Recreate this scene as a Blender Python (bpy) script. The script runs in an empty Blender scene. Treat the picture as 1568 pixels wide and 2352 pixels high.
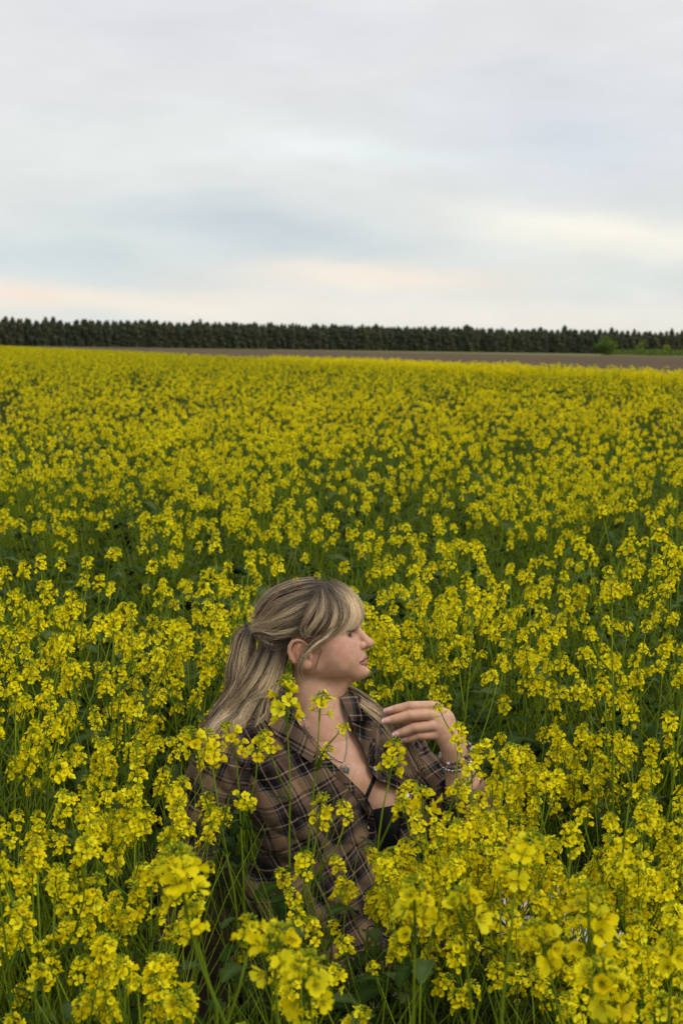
import bpy, bmesh, math, random
import numpy as np
from mathutils import Vector, Matrix

scene = bpy.context.scene
col = scene.collection
rad = math.radians
rng = np.random.default_rng(11)
random.seed(11)

# ---------------------------------------------------------------- camera
CAM_H = 1.45
F = 3266.7            # focal length in units where the frame is 1568 x 2352
D0 = 3.1              # distance of the woman from the camera
S0 = D0 / F           # metres per frame unit at her distance
pitch, roll = rad(-6.6), rad(0.84)
fw = Vector((0, math.cos(pitch), math.sin(pitch)))
rt = Vector((1, 0, 0)); up = rt.cross(fw)
R_ = rt * math.cos(roll) + up * math.sin(roll)
U_ = up * math.cos(roll) - rt * math.sin(roll)
camM = Matrix(((R_.x, U_.x, -fw.x, 0), (R_.y, U_.y, -fw.y, 0), (R_.z, U_.z, -fw.z, CAM_H), (0, 0, 0, 1)))
cd = bpy.data.cameras.new('camera')
cam = bpy.data.objects.new('camera', cd); col.objects.link(cam)
cam.matrix_world = camM
cd.sensor_fit = 'VERTICAL'; cd.sensor_height = 36; cd.sensor_width = 24; cd.lens = 50
cd.clip_start = 0.05; cd.clip_end = 9000
cd.dof.use_dof = True; cd.dof.focus_distance = 3.05; cd.dof.aperture_fstop = 8.0
scene.camera = cam

def view(vec):
    """world point -> frame position (x, y, distance)"""
    d = Vector(vec) - Vector((0, 0, CAM_H))
    z = d.dot(fw)
    return 784 + F * d.dot(R_) / z, 1176 - F * d.dot(U_) / z, z
def at(u, v, d):
    p = Vector((0, 0, CAM_H)) + fw * d + R_ * ((u - 784) / F * d) - U_ * ((v - 1176) / F * d)
    return p

# ---------------------------------------------------------------- exposure
scene.view_settings.view_transform = 'Standard'
scene.view_settings.look = 'None'
scene.view_settings.exposure = 0.08
scene.view_settings.gamma = 1.0
scene.render.engine = 'CYCLES'
scene.cycles.use_denoising = True
scene.cycles.max_bounces = 6
scene.cycles.diffuse_bounces = 3
scene.cycles.transparent_max_bounces = 6

# ---------------------------------------------------------------- node helper
class NT:
    def __init__(s, tree):
        s.t = tree
    def n(s, typ, **kw):
        nd = s.t.nodes.new(typ)
        ins = kw.pop('ins', {})
        for k, v in kw.items(): setattr(nd, k, v)
        for k, v in ins.items(): s.set(nd, k, v)
        return nd
    def set(s, nd, k, v):
        if isinstance(v, bpy.types.NodeSocket): s.t.links.new(v, nd.inputs[k])
        elif isinstance(v, bpy.types.Node): s.t.links.new(v.outputs[0], nd.inputs[k])
        else: nd.inputs[k].default_value = v
    def m(s, op, a, b=None, c=None, clamp=False):
        nd = s.t.nodes.new('ShaderNodeMath'); nd.operation = op; nd.use_clamp = clamp
        for i, v in enumerate((a, b, c)):
            if v is not None: s.set(nd, i, v)
        return nd.outputs[0]
    def mix(s, f, a, b, blend='MIX'):
        nd = s.t.nodes.new('ShaderNodeMix'); nd.data_type = 'RGBA'; nd.blend_type = blend
        s.set(nd, 0, f); s.set(nd, 6, a); s.set(nd, 7, b)
        return nd.outputs[2]
    def ramp(s, f, stops, interp='LINEAR'):
        nd = s.t.nodes.new('ShaderNodeValToRGB'); nd.color_ramp.interpolation = interp
        e = nd.color_ramp.elements
        while len(e) < len(stops): e.new(0.5)
        for i, (p, c) in enumerate(stops):
            e[i].position = p; e[i].color = (*c, 1) if len(c) == 3 else c
        s.set(nd, 0, f)
        return nd.outputs[0]

def s2l(r, g, b):
    f = lambda c: (c / 255 / 12.92) if c / 255 <= 0.04045 else ((c / 255 + 0.055) / 1.055) ** 2.4
    return (f(r), f(g), f(b))

# ---------------------------------------------------------------- sky
SUN_EL, SUN_AZ = rad(50), rad(125)       # azimuth measured from +Y towards +X
w = bpy.data.worlds.new('World'); scene.world = w; w.use_nodes = True
T = NT(w.node_tree); T.t.nodes.clear()
sky = T.n('ShaderNodeTexSky', sky_type='NISHITA', sun_disc=False, sun_elevation=SUN_EL, sun_rotation=SUN_AZ)
bg_sky = T.n('ShaderNodeBackground', ins={'Color': sky.outputs[0], 'Strength': 0.1})
tc = T.n('ShaderNodeTexCoord')
sep = T.n('ShaderNodeSeparateXYZ', ins={0: tc.outputs['Generated']})
X, Y, Z = sep.outputs
el = T.m('MULTIPLY', T.m('ARCSINE', Z), 57.2958)
az = T.m('MULTIPLY', T.m('ARCTAN2', X, Y), 57.2958)
azd = T.m('DIVIDE', az, 3.0)
cv = T.n('ShaderNodeCombineXYZ', ins={0: azd, 1: el, 2: 0.0})
warp = T.n('ShaderNodeTexNoise', ins={'Vector': cv.outputs[0], 'Scale': 0.35, 'Detail': 3.0})
wv = T.m('MULTIPLY', T.m('SUBTRACT', warp.outputs[0], 0.5), 3.2)
elw = T.m('ADD', el, T.m('MULTIPLY', wv, T.m('MINIMUM', T.m('DIVIDE', T.m('ABSOLUTE', el), 4.0), 1.0)))
base = T.ramp(T.m('DIVIDE', elw, 40.0, clamp=True), [
    (0.0, s2l(224, 222, 214)), (0.035, s2l(226, 225, 219)), (0.09, s2l(217, 223, 222)), (0.15, s2l(221, 224, 222)),
    (0.19, s2l(224, 227, 225)), (0.25, s2l(222, 223, 223)), (0.36, s2l(224, 224, 225)), (0.6, s2l(230, 231, 232)), (1.0, s2l(246, 246, 245))])
def blob(c, a0, e0, sa, se, tilt, color, k):
    """a long soft cloud bank: a0, e0 its bearing and elevation in degrees, sa, se its half lengths"""
    da = T.m('SUBTRACT', az, a0); de = T.m('SUBTRACT', T.m('SUBTRACT', elw, e0), T.m('MULTIPLY', da, tilt))
    q = T.m('ADD', T.m('POWER', T.m('ABSOLUTE', T.m('DIVIDE', da, sa)), 2.0), T.m('POWER', T.m('ABSOLUTE', T.m('DIVIDE', de, se)), 2.0))
    f = T.m('MULTIPLY', T.m('EXPONENT', T.m('MULTIPLY', q, -1.0)), k)
    return T.mix(f, c, (*color, 1))
c = base
c = blob(c, -3.5, 4.6, 6.5, 1.1, -0.05, s2l(196, 205, 211), 0.95)      # grey blue bank, left of centre
c = blob(c, -11.0, 3.1, 6.0, 0.65, -0.06, s2l(200, 211, 214), 0.8)
c = blob(c, 9.5, 4.3, 5.5, 0.95, -0.12, s2l(247, 242, 228), 0.9)       # cream bank, right
c = blob(c, 14.0, 4.2, 4.0, 0.7, 0.12, s2l(248, 243, 228), 0.6)
c = blob(c, 12.0, 2.6, 6.0, 0.8, -0.03, s2l(212, 219, 216), 0.8)
c = blob(c, 1.5, 2.8, 5.5, 0.6, 0.0, s2l(241, 230, 216), 0.95)         # warm band above the trees
c = blob(c, -10.0, 1.75, 7.5, 0.5, -0.03, s2l(241, 229, 214), 0.9)
c = blob(c, -13.5, 2.2, 2.5, 0.28, -0.08, s2l(250, 228, 212), 0.6)
c = blob(c, -9.5, 1.0, 2.5, 0.5, 0.0, s2l(208, 217, 218), 0.7)
c = blob(c, -1.0, 7.6, 6.5, 0.6, -0.03, s2l(232, 238, 236), 0.9)
c = blob(c, 9.0, 8.2, 6.0, 2.2, 0.0, s2l(208, 214, 222), 0.8)
c = blob(c, -4.0, 12.0, 8.0, 1.2, 0.0, s2l(216, 217, 223), 0.6)
c = blob(c, 4.0, 1.3, 12.0, 0.75, 0.0, s2l(235, 231, 221), 0.6)
fine = T.n('ShaderNodeTexNoise', ins={'Vector': cv.outputs[0], 'Scale': 0.6, 'Detail': 5.0, 'Roughness': 0.55})
c = T.mix(1.0, c, T.ramp(fine.outputs[0], [(0.3, (0.955,) * 3), (0.7, (1.04,) * 3)]), 'MULTIPLY')
bg_cl = T.n('ShaderNodeBackground', ins={'Color': c, 'Strength': 1.04})
mx = T.n('ShaderNodeMixShader', ins={0: 0.94, 1: bg_sky.outputs[0], 2: bg_cl.outputs[0]})
T.n('ShaderNodeOutputWorld', ins={0: mx.outputs[0]})

sd = bpy.data.lights.new('sun', 'SUN'); sd.energy = 1.5; sd.angle = rad(20); sd.color = (1.0, 0.95, 0.88)
sun = bpy.data.objects.new('sun', sd); col.objects.link(sun)
sdir = Vector((math.sin(SUN_AZ) * math.cos(SUN_EL), math.cos(SUN_AZ) * math.cos(SUN_EL), math.sin(SUN_EL)))
sun.rotation_euler = (-sdir).to_track_quat('-Z', 'Y').to_euler()
sun.location = (0, 0, 30)

# ---------------------------------------------------------------- object helpers
def tag(o, label=None, cat=None, group=None, kind=None):
    if label: o['label'] = label
    if cat: o['category'] = cat
    if group: o['group'] = group
    if kind: o['kind'] = kind
    return o
def link(name, data, parent=None, mats=()):
    o = bpy.data.objects.new(name, data); col.objects.link(o)
    if data is not None:
        for m in mats: data.materials.append(m)
    if parent is not None: o.parent = parent
    return o
def mesh_np(name, V, Fc, mi=None, smooth=True):
    """V (n,3) array; Fc list of int arrays (k, 3) / (k, 4); mi: matching list of material index arrays or ints"""
    me = bpy.data.meshes.new(name)
    V = np.asarray(V, np.float32)
    me.vertices.add(len(V)); me.vertices.foreach_set('co', V.ravel())
    Fc = [np.asarray(f, np.int32) for f in Fc if len(f)]
    tot = np.concatenate([np.full(len(f), f.shape[1], np.int32) for f in Fc])
    loops = np.concatenate([f.ravel() for f in Fc])
    me.loops.add(len(loops)); me.loops.foreach_set('vertex_index', loops)
    me.polygons.add(len(tot))
    me.polygons.foreach_set('loop_start', (np.cumsum(tot) - tot).astype(np.int32))
    if mi is not None:
        arr = np.concatenate([np.full(len(f), m, np.int32) if np.isscalar(m) else np.asarray(m, np.int32) for f, m in zip(Fc, mi)])
        me.polygons.foreach_set('material_index', arr)
    if smooth: me.polygons.foreach_set('use_smooth', np.ones(len(tot), bool))
    me.update(calc_edges=True); me.validate()
    return me
def set_col(me, name, C):
    a = me.color_attributes.new(name, 'FLOAT_COLOR', 'POINT')
    C = np.asarray(C, np.float32)
    if C.shape[1] == 3: C = np.concatenate([C, np.ones((len(C), 1), np.float32)], 1)
    a.data.foreach_set('color', C.ravel())

class MB:
    """collects triangles and quads with a material index and a per-vertex tint"""
    def __init__(s):
        s.V = []; s.F3 = []; s.F4 = []; s.m3 = []; s.m4 = []; s.n = 0; s.C = []
    def add(s, V, Fc, m=0, c=0.5):
        V = np.asarray(V, float).reshape(-1, 3); s.V.append(V)
        for f in Fc:
            f = [i + s.n for i in f]
            if len(f) == 3: s.F3.append(f); s.m3.append(m)
            else: s.F4.append(f); s.m4.append(m)
        cc = np.asarray(c, float)
        s.C.append(np.full(len(V), float(cc)) if cc.ndim == 0 else cc)
        s.n += len(V)
    def merge(s, o, M=None, c=None):
        V, F3, F4, m3, m4, C = o
        if M is not None: V = V @ M[:3, :3].T + M[:3, 3]
        s.V.append(V); n = s.n
        s.F3.extend((F3 + n).tolist() if len(F3) else []); s.F4.extend((F4 + n).tolist() if len(F4) else [])
        s.m3.extend(m3); s.m4.extend(m4); s.C.append(C if c is None else C * 0 + c); s.n += len(V)
    def arrays(s):
        return (np.concatenate(s.V), np.array(s.F3, int).reshape(-1, 3), np.array(s.F4, int).reshape(-1, 4), list(s.m3), list(s.m4), np.concatenate(s.C))
    def mesh(s, name, mats=None, smooth=True):
        V, F3, F4, m3, m4, C = s.arrays()
        me = mesh_np(name, V, [F3, F4], [a for a, f in ((np.array(m3), F3), (np.array(m4), F4)) if len(f)], smooth)
        set_col(me, 'tint', np.repeat(C[:, None], 3, 1))
        for m in (mats or []): me.materials.append(m)
        return me
    def tube(s, P, r, m=0, n=5, c=0.5, cap=True):
        """tube along points P with radii r"""
        P = np.asarray(P, float); k = len(P)
        r = np.full(k, r) if np.isscalar(r) else np.asarray(r, float)
        t = np.gradient(P, axis=0); t /= np.linalg.norm(t, axis=1)[:, None] + 1e-12
        ref = np.array([0.31, 0.77, 0.55]); 
        if abs(t[0] @ ref) > 0.9: ref = np.array([1.0, 0, 0])
        a = np.cross(t, ref); a /= np.linalg.norm(a, axis=1)[:, None] + 1e-12
        b = np.cross(t, a)
        th = np.arange(n) * 2 * np.pi / n
        V = P[:, None] + r[:, None, None] * (a[:, None] * np.cos(th)[None, :, None] + b[:, None] * np.sin(th)[None, :, None])
        Fc = [(i * n + j, i * n + (j + 1) % n, (i + 1) * n + (j + 1) % n, (i + 1) * n + j) for i in range(k - 1) for j in range(n)]
        V = V.reshape(-1, 3)
        cc = c if np.ndim(c) == 0 else np.repeat(c, n)
        if cap:
            V = np.concatenate([V, P[-1:] + t[-1:] * r[-1]]); e = len(V) - 1
            Fc += [((k - 1) * n + j, (k - 1) * n + (j + 1) % n, e) for j in range(n)]
            if np.ndim(cc): cc = np.append(cc, cc[-1])
        s.add(V, Fc, m, cc)
# ================================================================ ground, ploughed strip, verge
def vnoise(x, y, seed=0):
    """smooth value noise on arrays"""
    x = np.asarray(x, float); y = np.asarray(y, float)
    xi = np.floor(x).astype(int); yi = np.floor(y).astype(int); fx = x - xi; fy = y - yi
    def h(a, b):
        v = np.sin(a * 127.1 + b * 311.7 + seed * 74.7) * 43758.5453
        return v - np.floor(v)
    fx = fx * fx * (3 - 2 * fx); fy = fy * fy * (3 - 2 * fy)
    return (h(xi, yi) * (1 - fx) + h(xi + 1, yi) * fx) * (1 - fy) + (h(xi, yi + 1) * (1 - fx) + h(xi + 1, yi + 1) * fx) * fy

def mat(name, color=(0.5, 0.5, 0.5), rough=0.6, spec=0.3):
    m = bpy.data.materials.new(name); m.use_nodes = True
    t = NT(m.node_tree); t.t.nodes.clear()
    b = t.n('ShaderNodeBsdfPrincipled', ins={'Base Color': (*color, 1), 'Roughness': rough, 'Specular IOR Level': spec})
    o = t.n('ShaderNodeOutputMaterial', ins={0: b.outputs[0]})
    return m, t, b, o

m_soil, t, b, o = mat('soil', rough=0.95, spec=0.1)
tcn = t.n('ShaderNodeTexCoord')
n1 = t.n('ShaderNodeTexNoise', ins={'Vector': tcn.outputs['Object'], 'Scale': 9.0, 'Detail': 8.0, 'Roughness': 0.7})
t.set(b, 'Base Color', t.ramp(n1.outputs[0], [(0.3, (0.02, 0.014, 0.009)), (0.7, (0.075, 0.05, 0.032))]))
bp = t.n('ShaderNodeBump', ins={'Height': n1.outputs[0], 'Strength': 0.8, 'Distance': 0.05}); t.set(b, 'Normal', bp.outputs[0])

m_plough, t, b, o = mat('ploughed_soil', rough=0.95, spec=0.1)
tcn = t.n('ShaderNodeTexCoord')
n1 = t.n('ShaderNodeTexNoise', ins={'Vector': tcn.outputs['Object'], 'Scale': 0.6, 'Detail': 9.0, 'Roughness': 0.75})
n2 = t.n('ShaderNodeTexNoise', ins={'Vector': tcn.outputs['Object'], 'Scale': 0.035, 'Detail': 3.0})
c = t.ramp(n1.outputs[0], [(0.3, (0.055, 0.035, 0.019)), (0.7, (0.125, 0.083, 0.045))])
t.set(b, 'Base Color', t.mix(t.ramp(n2.outputs[0], [(0.45, (0, 0, 0)), (0.65, (0.6, 0.6, 0.6))]), c, (0.10, 0.085, 0.045, 1)))
bp = t.n('ShaderNodeBump', ins={'Height': n1.outputs[0], 'Strength': 0.6, 'Distance': 0.3}); t.set(b, 'Normal', bp.outputs[0])

def sheet(name, pts, z, m):
    me = bpy.data.meshes.new(name); me.from_pydata([(x, y, z) for x, y in pts], [], [tuple(range(len(pts)))]); me.materials.append(m)
    o = link(name, me); tag(o, kind='structure'); return o
# the crop's far edge: a straight line running away to the left
EA, EB = np.array([11.0, 43.0]), np.array([-72.0, 300.0])
def edge_y(x):
    return EA[1] + (x - EA[0]) * (EB[1] - EA[1]) / (EB[0] - EA[0])
sheet('ground', [(-4000, -60), (4000, -60), (4000, 8000), (-4000, 8000)], 0.0, m_soil)
sheet('ploughed_field', [(EA[0] + 40, edge_y(EA[0] + 40) + 0.3), (900, -50), (900, 760), (-700, 760), (-700, edge_y(-700)), (EB[0], EB[1])][0:1] +
      [(900, edge_y(66)), (900, 900), (-900, 900), (-900, 800), (-220, edge_y(-220))], 0.004, m_plough)

m_grass, t, b, o = mat('far_grass', rough=0.9, spec=0.1)
tcn = t.n('ShaderNodeTexCoord')
n1 = t.n('ShaderNodeTexNoise', ins={'Vector': tcn.outputs['Object'], 'Scale': 0.25, 'Detail': 8.0, 'Roughness': 0.7})
t.set(b, 'Base Color', t.ramp(n1.outputs[0], [(0.3, (0.10, 0.11, 0.035)), (0.7, (0.20, 0.19, 0.07))]))
# grassy verge at the foot of the trees, wider to the right
TL = lambda x: 640 + (x + 150) * 0.36        # distance of the tree row at x
sheet('grass_verge', [(-900, TL(-900) - 25), (-60, TL(-60) - 60), (60, 470), (900, 520), (900, TL(900) + 60), (-900, TL(-900) + 60)], 0.008, m_grass)

# ================================================================ trees
def leaf_mat(name, c0, c1, c2, trans=0.25, rough=0.6):
    m, t, b, o = mat(name, rough=rough, spec=0.04)
    at_ = t.n('ShaderNodeAttribute', attribute_name='tint')
    oi = t.n('ShaderNodeObjectInfo')
    cc = t.ramp(at_.outputs['Fac'], [(0.0, c0), (0.5, c1), (1.0, c2)])
    cc = t.mix(1.0, cc, t.ramp(oi.outputs['Random'], [(0.0, (0.8, 0.86, 0.85)), (0.5, (1, 1, 1)), (1.0, (1.22, 1.15, 1.0))]), 'MULTIPLY')
    t.set(b, 'Base Color', cc)
    if trans:
        tr = t.n('ShaderNodeBsdfTranslucent', ins={'Color': cc})
        ms = t.n('ShaderNodeMixShader', ins={0: trans, 1: b.outputs[0], 2: tr.outputs[0]})
        t.set(o, 0, ms.outputs[0])
    return m
m_needle = leaf_mat('conifer_foliage', (0.10, 0.115, 0.075), (0.14, 0.155, 0.10), (0.19, 0.20, 0.135), 0.45)  # colour raised above real foliage to stand in for distance haze
m_bushleaf = leaf_mat('bush_foliage', (0.055, 0.09, 0.018), (0.10, 0.15, 0.03), (0.17, 0.22, 0.06))
m_shrubleaf = leaf_mat('young_foliage', (0.13, 0.17, 0.03), (0.2, 0.26, 0.05), (0.28, 0.33, 0.08))
m_bark, t, b, o = mat('bark', (0.14, 0.115, 0.09), 0.9, 0.1)

def leaf_cards(P, size, out, tint):
    """a small folded leaf clump (two triangles pairs) at every point of P"""
    n = len(P)
    a = rng.normal(size=(n, 3)); a /= np.linalg.norm(a, axis=1)[:, None]
    b_ = np.cross(a, rng.normal(size=(n, 3))); b_ /= np.linalg.norm(b_, axis=1)[:, None]
    c_ = np.cross(a, b_)
    s = size * rng.uniform(0.6, 1.3, (n, 1))
    V = np.stack([P - a * s, P + b_ * s * 0.55, P + a * s, P - b_ * s * 0.55 + c_ * s * 0.3], 1).reshape(-1, 3)
    i = np.arange(n)[:, None] * 4
    F4 = np.concatenate([i, i + 1, i + 2, i + 3], 1)
    return V, F4, np.repeat(tint, 4)
def tree_meshes(kind, seed):
    r = np.random.default_rng(seed)
    H = 1.0
    if kind == 'conifer':
        n = 1500; z = r.uniform(0.0, 1.0, n) ** 0.85
        rr = (0.155 * np.minimum(1, (1 - z) / 0.30) ** 0.85 * (0.9 + 0.16 * np.sin(z * 31 + seed)) + 0.006) * r.uniform(0.35, 1.05, n)
        th = r.uniform(0, 2 * np.pi, n); lump = 1 + 0.25 * np.sin(th * 3 + z * 9 + seed)
        P = np.stack([rr * lump * np.cos(th), rr * lump * np.sin(th), z], 1); size = 0.045
    else:
        n = 1500; cs = r.normal(size=(16, 3)) * (0.28, 0.28, 0.16) + (0, 0, 0.5); k = r.integers(0, 16, n)
        dv = r.normal(size=(n, 3)); dv /= np.linalg.norm(dv, axis=1)[:, None]
        P = cs[k] + dv * r.uniform(0.1, 0.26, n)[:, None] * (1.2, 1.2, 0.9); P[:, 2] = np.clip(P[:, 2], 0.02, None); size = 0.05
    tint = np.clip(r.normal(0.45, 0.25, n), 0, 1)
    V, F4, C = leaf_cards(P, size, None, tint)
    me = mesh_np('crown', V, [F4], [0], False); set_col(me, 'tint', np.repeat(C[:, None], 3, 1))
    mb = MB(); k = 7
    zz = np.linspace(0, 0.95, k); mb.tube(np.stack([0.01 * np.sin(zz * 5 + seed), 0.01 * np.cos(zz * 4), zz], 1), 0.02 * (1 - zz) + 0.002, 0, 6)
    for j in range(14):
        z0 = r.uniform(0.15, 0.85); th = r.uniform(0, 6.28); L = 0.17 * (1 - z0) ** 0.6 if kind == 'conifer' else 0.3
        q = np.linspace(0, 1, 4)[:, None]
        mb.tube(np.array([0, 0, z0]) + q * np.array([math.cos(th) * L, math.sin(th) * L, 0.06]), [0.006, 0.005, 0.003, 0.001], 0, 4)
    return me, mb.mesh('trunk')
def place_tree(src, loc, h, wdt, rz, label, cat, group, name):
    o = link(name, None); o.location = loc; o.scale = (h * wdt, h * wdt, h); o.rotation_euler.z = rz
    tag(o, label, cat, group)
    for q in src:
        c_ = q.copy(); col.objects.link(c_); c_.parent = o
    return o
def protos(kind, leafm, n, seed):
    out = []
    for i in range(n):
        a, b_ = tree_meshes(kind, seed + i)
        a.materials.append(leafm); b_.materials.append(m_bark)
        out.append((bpy.data.objects.new('crown', a), bpy.data.objects.new('trunk', b_)))
    return out
con = protos('conifer', m_needle, 6, 100)
x = -215.0; i = 0
while x < 250:
    rowk = i % 2
    D = TL(x) + (0 if rowk == 0 else 4) + random.uniform(-1.5, 1.5)
    h = random.gauss(11.8, 0.45) * (1.1 if random.random() < 0.07 else 1.0)
    place_tree(con[i % 6], (x, D, 0), h, random.uniform(0.8, 1.2), random.uniform(0, 6.28),
               'tall dark green tree in the dense windbreak row along the far horizon', 'tree', 'trees of the far windbreak', 'windbreak_tree')
    x += random.uniform(1.35, 1.85); i += 1
n_trees = i
bus = protos('bush', m_bushleaf, 2, 300); shr = protos('bush', m_shrubleaf, 2, 400)
def far_on_ground(u, d):
    """ground point seen at frame column u at distance d"""
    x_ = (u - 784) / F * d; return (x_, d, 0.0)
place_tree(bus[0], far_on_ground(1372, 520), 6.4, 1.05, 0.5, 'large rounded green bush standing alone before the dark tree row', 'bush', None, 'round_bush')
place_tree(bus[1], far_on_ground(1384, 535), 8.6, 0.62, 1.9, 'paler tree rising behind the large rounded bush', 'tree', None, 'small_tree')
place_tree(shr[0], far_on_ground(1458, 560), 6.0, 0.42, 0.9, 'bright green young tree nearest to the large rounded bush', 'tree', None, 'young_tree')
place_tree(shr[1], far_on_ground(1520, 575), 5.6, 0.5, 2.4, 'bright green young tree farther from the large rounded bush', 'tree', None, 'young_tree')
# low scrub along the verge: nobody could count it
P = []
for k in range(5200):
    u = random.uniform(1395, 1900); d = random.uniform(545, 575); x_, y_, _ = far_on_ground(u, d)
    hh = 1.9 + 0.9 * float(vnoise(x_ * 0.12, 0.5, 3))
    P.append((x_, y_, random.uniform(0, hh)))
P = np.array(P); V, F4, C = leaf_cards(P, 0.42, None, np.clip(rng.normal(0.5, 0.25, len(P)), 0, 1))
me = mesh_np('scrub', V, [F4], [0], False); set_col(me, 'tint', np.repeat(C[:, None], 3, 1)); me.materials.append(m_bushleaf)
tag(link('scrub', me), 'low green scrub along the foot of the trees at the right', 'scrub', kind='stuff')
# ================================================================ mustard plants
def petal_mat(name, fresh=True):
    m, t, b, o = mat(name, rough=0.6, spec=0.1)
    a = t.n('ShaderNodeAttribute', attribute_name='tint'); oi = t.n('ShaderNodeObjectInfo')
    c = t.ramp(a.outputs['Fac'], [(0.0, (0.89, 0.67, 0.003)), (0.5, (0.97, 0.85, 0.005)), (1.0, (0.98, 0.94, 0.03))])
    c = t.mix(1.0, c, t.ramp(oi.outputs['Random'], [(0, (0.9, 0.9, 1)), (1, (1.06, 1.04, 1))]), 'MULTIPLY')
    t.set(b, 'Base Color', c)
    tr = t.n('ShaderNodeBsdfTranslucent', ins={'Color': c})
    t.set(o, 0, t.n('ShaderNodeMixShader', ins={0: 0.45, 1: b.outputs[0], 2: tr.outputs[0]}).outputs[0])
    return m
m_petal = petal_mat('petal_yellow')
m_bud = leaf_mat('bud_green', (0.14, 0.20, 0.012), (0.28, 0.33, 0.016), (0.46, 0.44, 0.02), 0.2, 0.5)
m_stem = leaf_mat('stem_green', (0.036, 0.062, 0.003), (0.098, 0.148, 0.006), (0.22, 0.29, 0.025), 0.0, 0.5)
m_leaf = leaf_mat('leaf_green', (0.012, 0.029, 0.004), (0.032, 0.062, 0.010), (0.080, 0.115, 0.040), 0.2, 0.6)
PM = [m_stem, m_leaf, m_petal, m_bud]

def rot_to(d, spin=0.0):
    d = np.asarray(d, float); d = d / np.linalg.norm(d)
    r = np.array([1.0, 0, 0]) if abs(d[0]) < 0.8 else np.array([0, 1.0, 0])
    a = np.cross(r, d); a /= np.linalg.norm(a); b_ = np.cross(d, a)
    c_, s_ = math.cos(spin), math.sin(spin)
    return np.stack([a * c_ + b_ * s_, -a * s_ + b_ * c_, d], 1)

def petal_geo(r, L, wd, open_, cup, detail):
    """petal leaving the flower's axis (z) at angle open_, lying along x; returns V, faces"""
    if detail == 2: ts = [0.0, 0.32, 0.62, 0.88, 1.0]; ws = [0.10, 0.30, 0.95, 0.92, 0.45]; cols = 3
    elif detail == 1: ts = [0.0, 0.55, 1.0]; ws = [0.12, 1.0, 0.6]; cols = 2
    else: ts = [0.15, 1.0]; ws = [0.35, 0.95]; cols = 2
    V = []
    tw = r.normal(0, 0.12)
    x = z = 0.0; ang = open_ * 0.45; pt = 0
    for t_, w_ in zip(ts, ws):
        d = (t_ - pt) * L; x += d * math.sin(ang); z += d * math.cos(ang); pt = t_
        ang = open_ * (0.55 + 0.62 * t_)
        for k in range(cols):
            y = (k / (cols - 1) - 0.5) * w_ * wd
            edge = (abs(k / (cols - 1) - 0.5) * 2) ** 2
            notch = -0.07 * L if (cols == 3 and k == 1 and t_ == 1.0) else 0
            V.append((x + notch * math.sin(ang) - cup * edge * w_ * wd * math.cos(ang), y, z + cup * edge * w_ * wd * math.sin(ang) + tw * y))
    n = len(ts)
    Fc = [(i * cols + k, i * cols + k + 1, (i + 1) * cols + k + 1, (i + 1) * cols + k) for i in range(n - 1) for k in range(cols - 1)]
    return np.array(V), Fc

def flower(mb, r, pos, axis, size, detail):
    Rm = rot_to(axis, r.uniform(0, 6.28))
    op = r.choice([r.uniform(1.0, 1.45), r.uniform(0.55, 0.95)], p=[0.7, 0.3])
    base_t = float(np.clip(r.normal(0.55, 0.2), 0.05, 1))
    for k in range(4):
        if detail == 2 and r.random() < 0.04: continue
        V, Fc = petal_geo(r, size * r.uniform(0.85, 1.12), size * r.uniform(0.66, 0.86), op * r.uniform(0.85, 1.15), r.uniform(0.0, 0.28), detail)
        th = k * math.pi / 2 + r.normal(0, 0.14); c_, s_ = math.cos(th), math.sin(th)
        Rz = np.array([[c_, -s_, 0], [s_, c_, 0], [0, 0, 1]])
        mb.add(V @ Rz.T @ Rm.T + pos, Fc, 2, np.clip(base_t + r.normal(0, 0.08) + (V[:, 0] / size - 0.6) * 0.25, 0, 1))
    if detail == 2:
        for k in range(6):                                   # stamens
            th = k * 1.047 + r.normal(0, 0.2); L = size * r.uniform(0.5, 0.72)
            e = np.array([math.cos(th) * L * 0.3, math.sin(th) * L * 0.3, L]) @ Rm.T
            mb.tube([pos, pos + e * 0.6, pos + e], [0.0003, 0.00025, 0.0006], 3, 3, 0.95)
        for k in range(4):                                   # sepals
            th = (k + 0.5) * 1.571; L = size * 0.5
            e = np.array([math.cos(th) * L * 0.85, math.sin(th) * L * 0.85, L * 0.35]) @ Rm.T
            mb.tube([pos, pos + e], [0.0009, 0.0003], 3, 3, 0.8)

OCT = np.array([(0, 0, 1), (1, 0, 0), (0, 1, 0), (-1, 0, 0), (0, -1, 0), (0, 0, -1)], float)
OCTF = [(0, 1, 2), (0, 2, 3), (0, 3, 4), (0, 4, 1), (5, 2, 1), (5, 3, 2), (5, 4, 3), (5, 1, 4)]
def bud(mb, r, pos, d, L, wd, n, c):
    if n == 0:
        mb.add((OCT * (wd, wd, L)) @ rot_to(d).T + pos + np.asarray(d) * L * 0.6, OCTF, 3, c); return
    q = np.array([0, 0.25, 0.6, 0.9, 1.0])[:, None]
    mb.tube(pos + q * np.asarray(d) * L * 2, np.array([0.3, 0.9, 1.0, 0.6, 0.15]) * wd, 3, 5, c)

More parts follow.
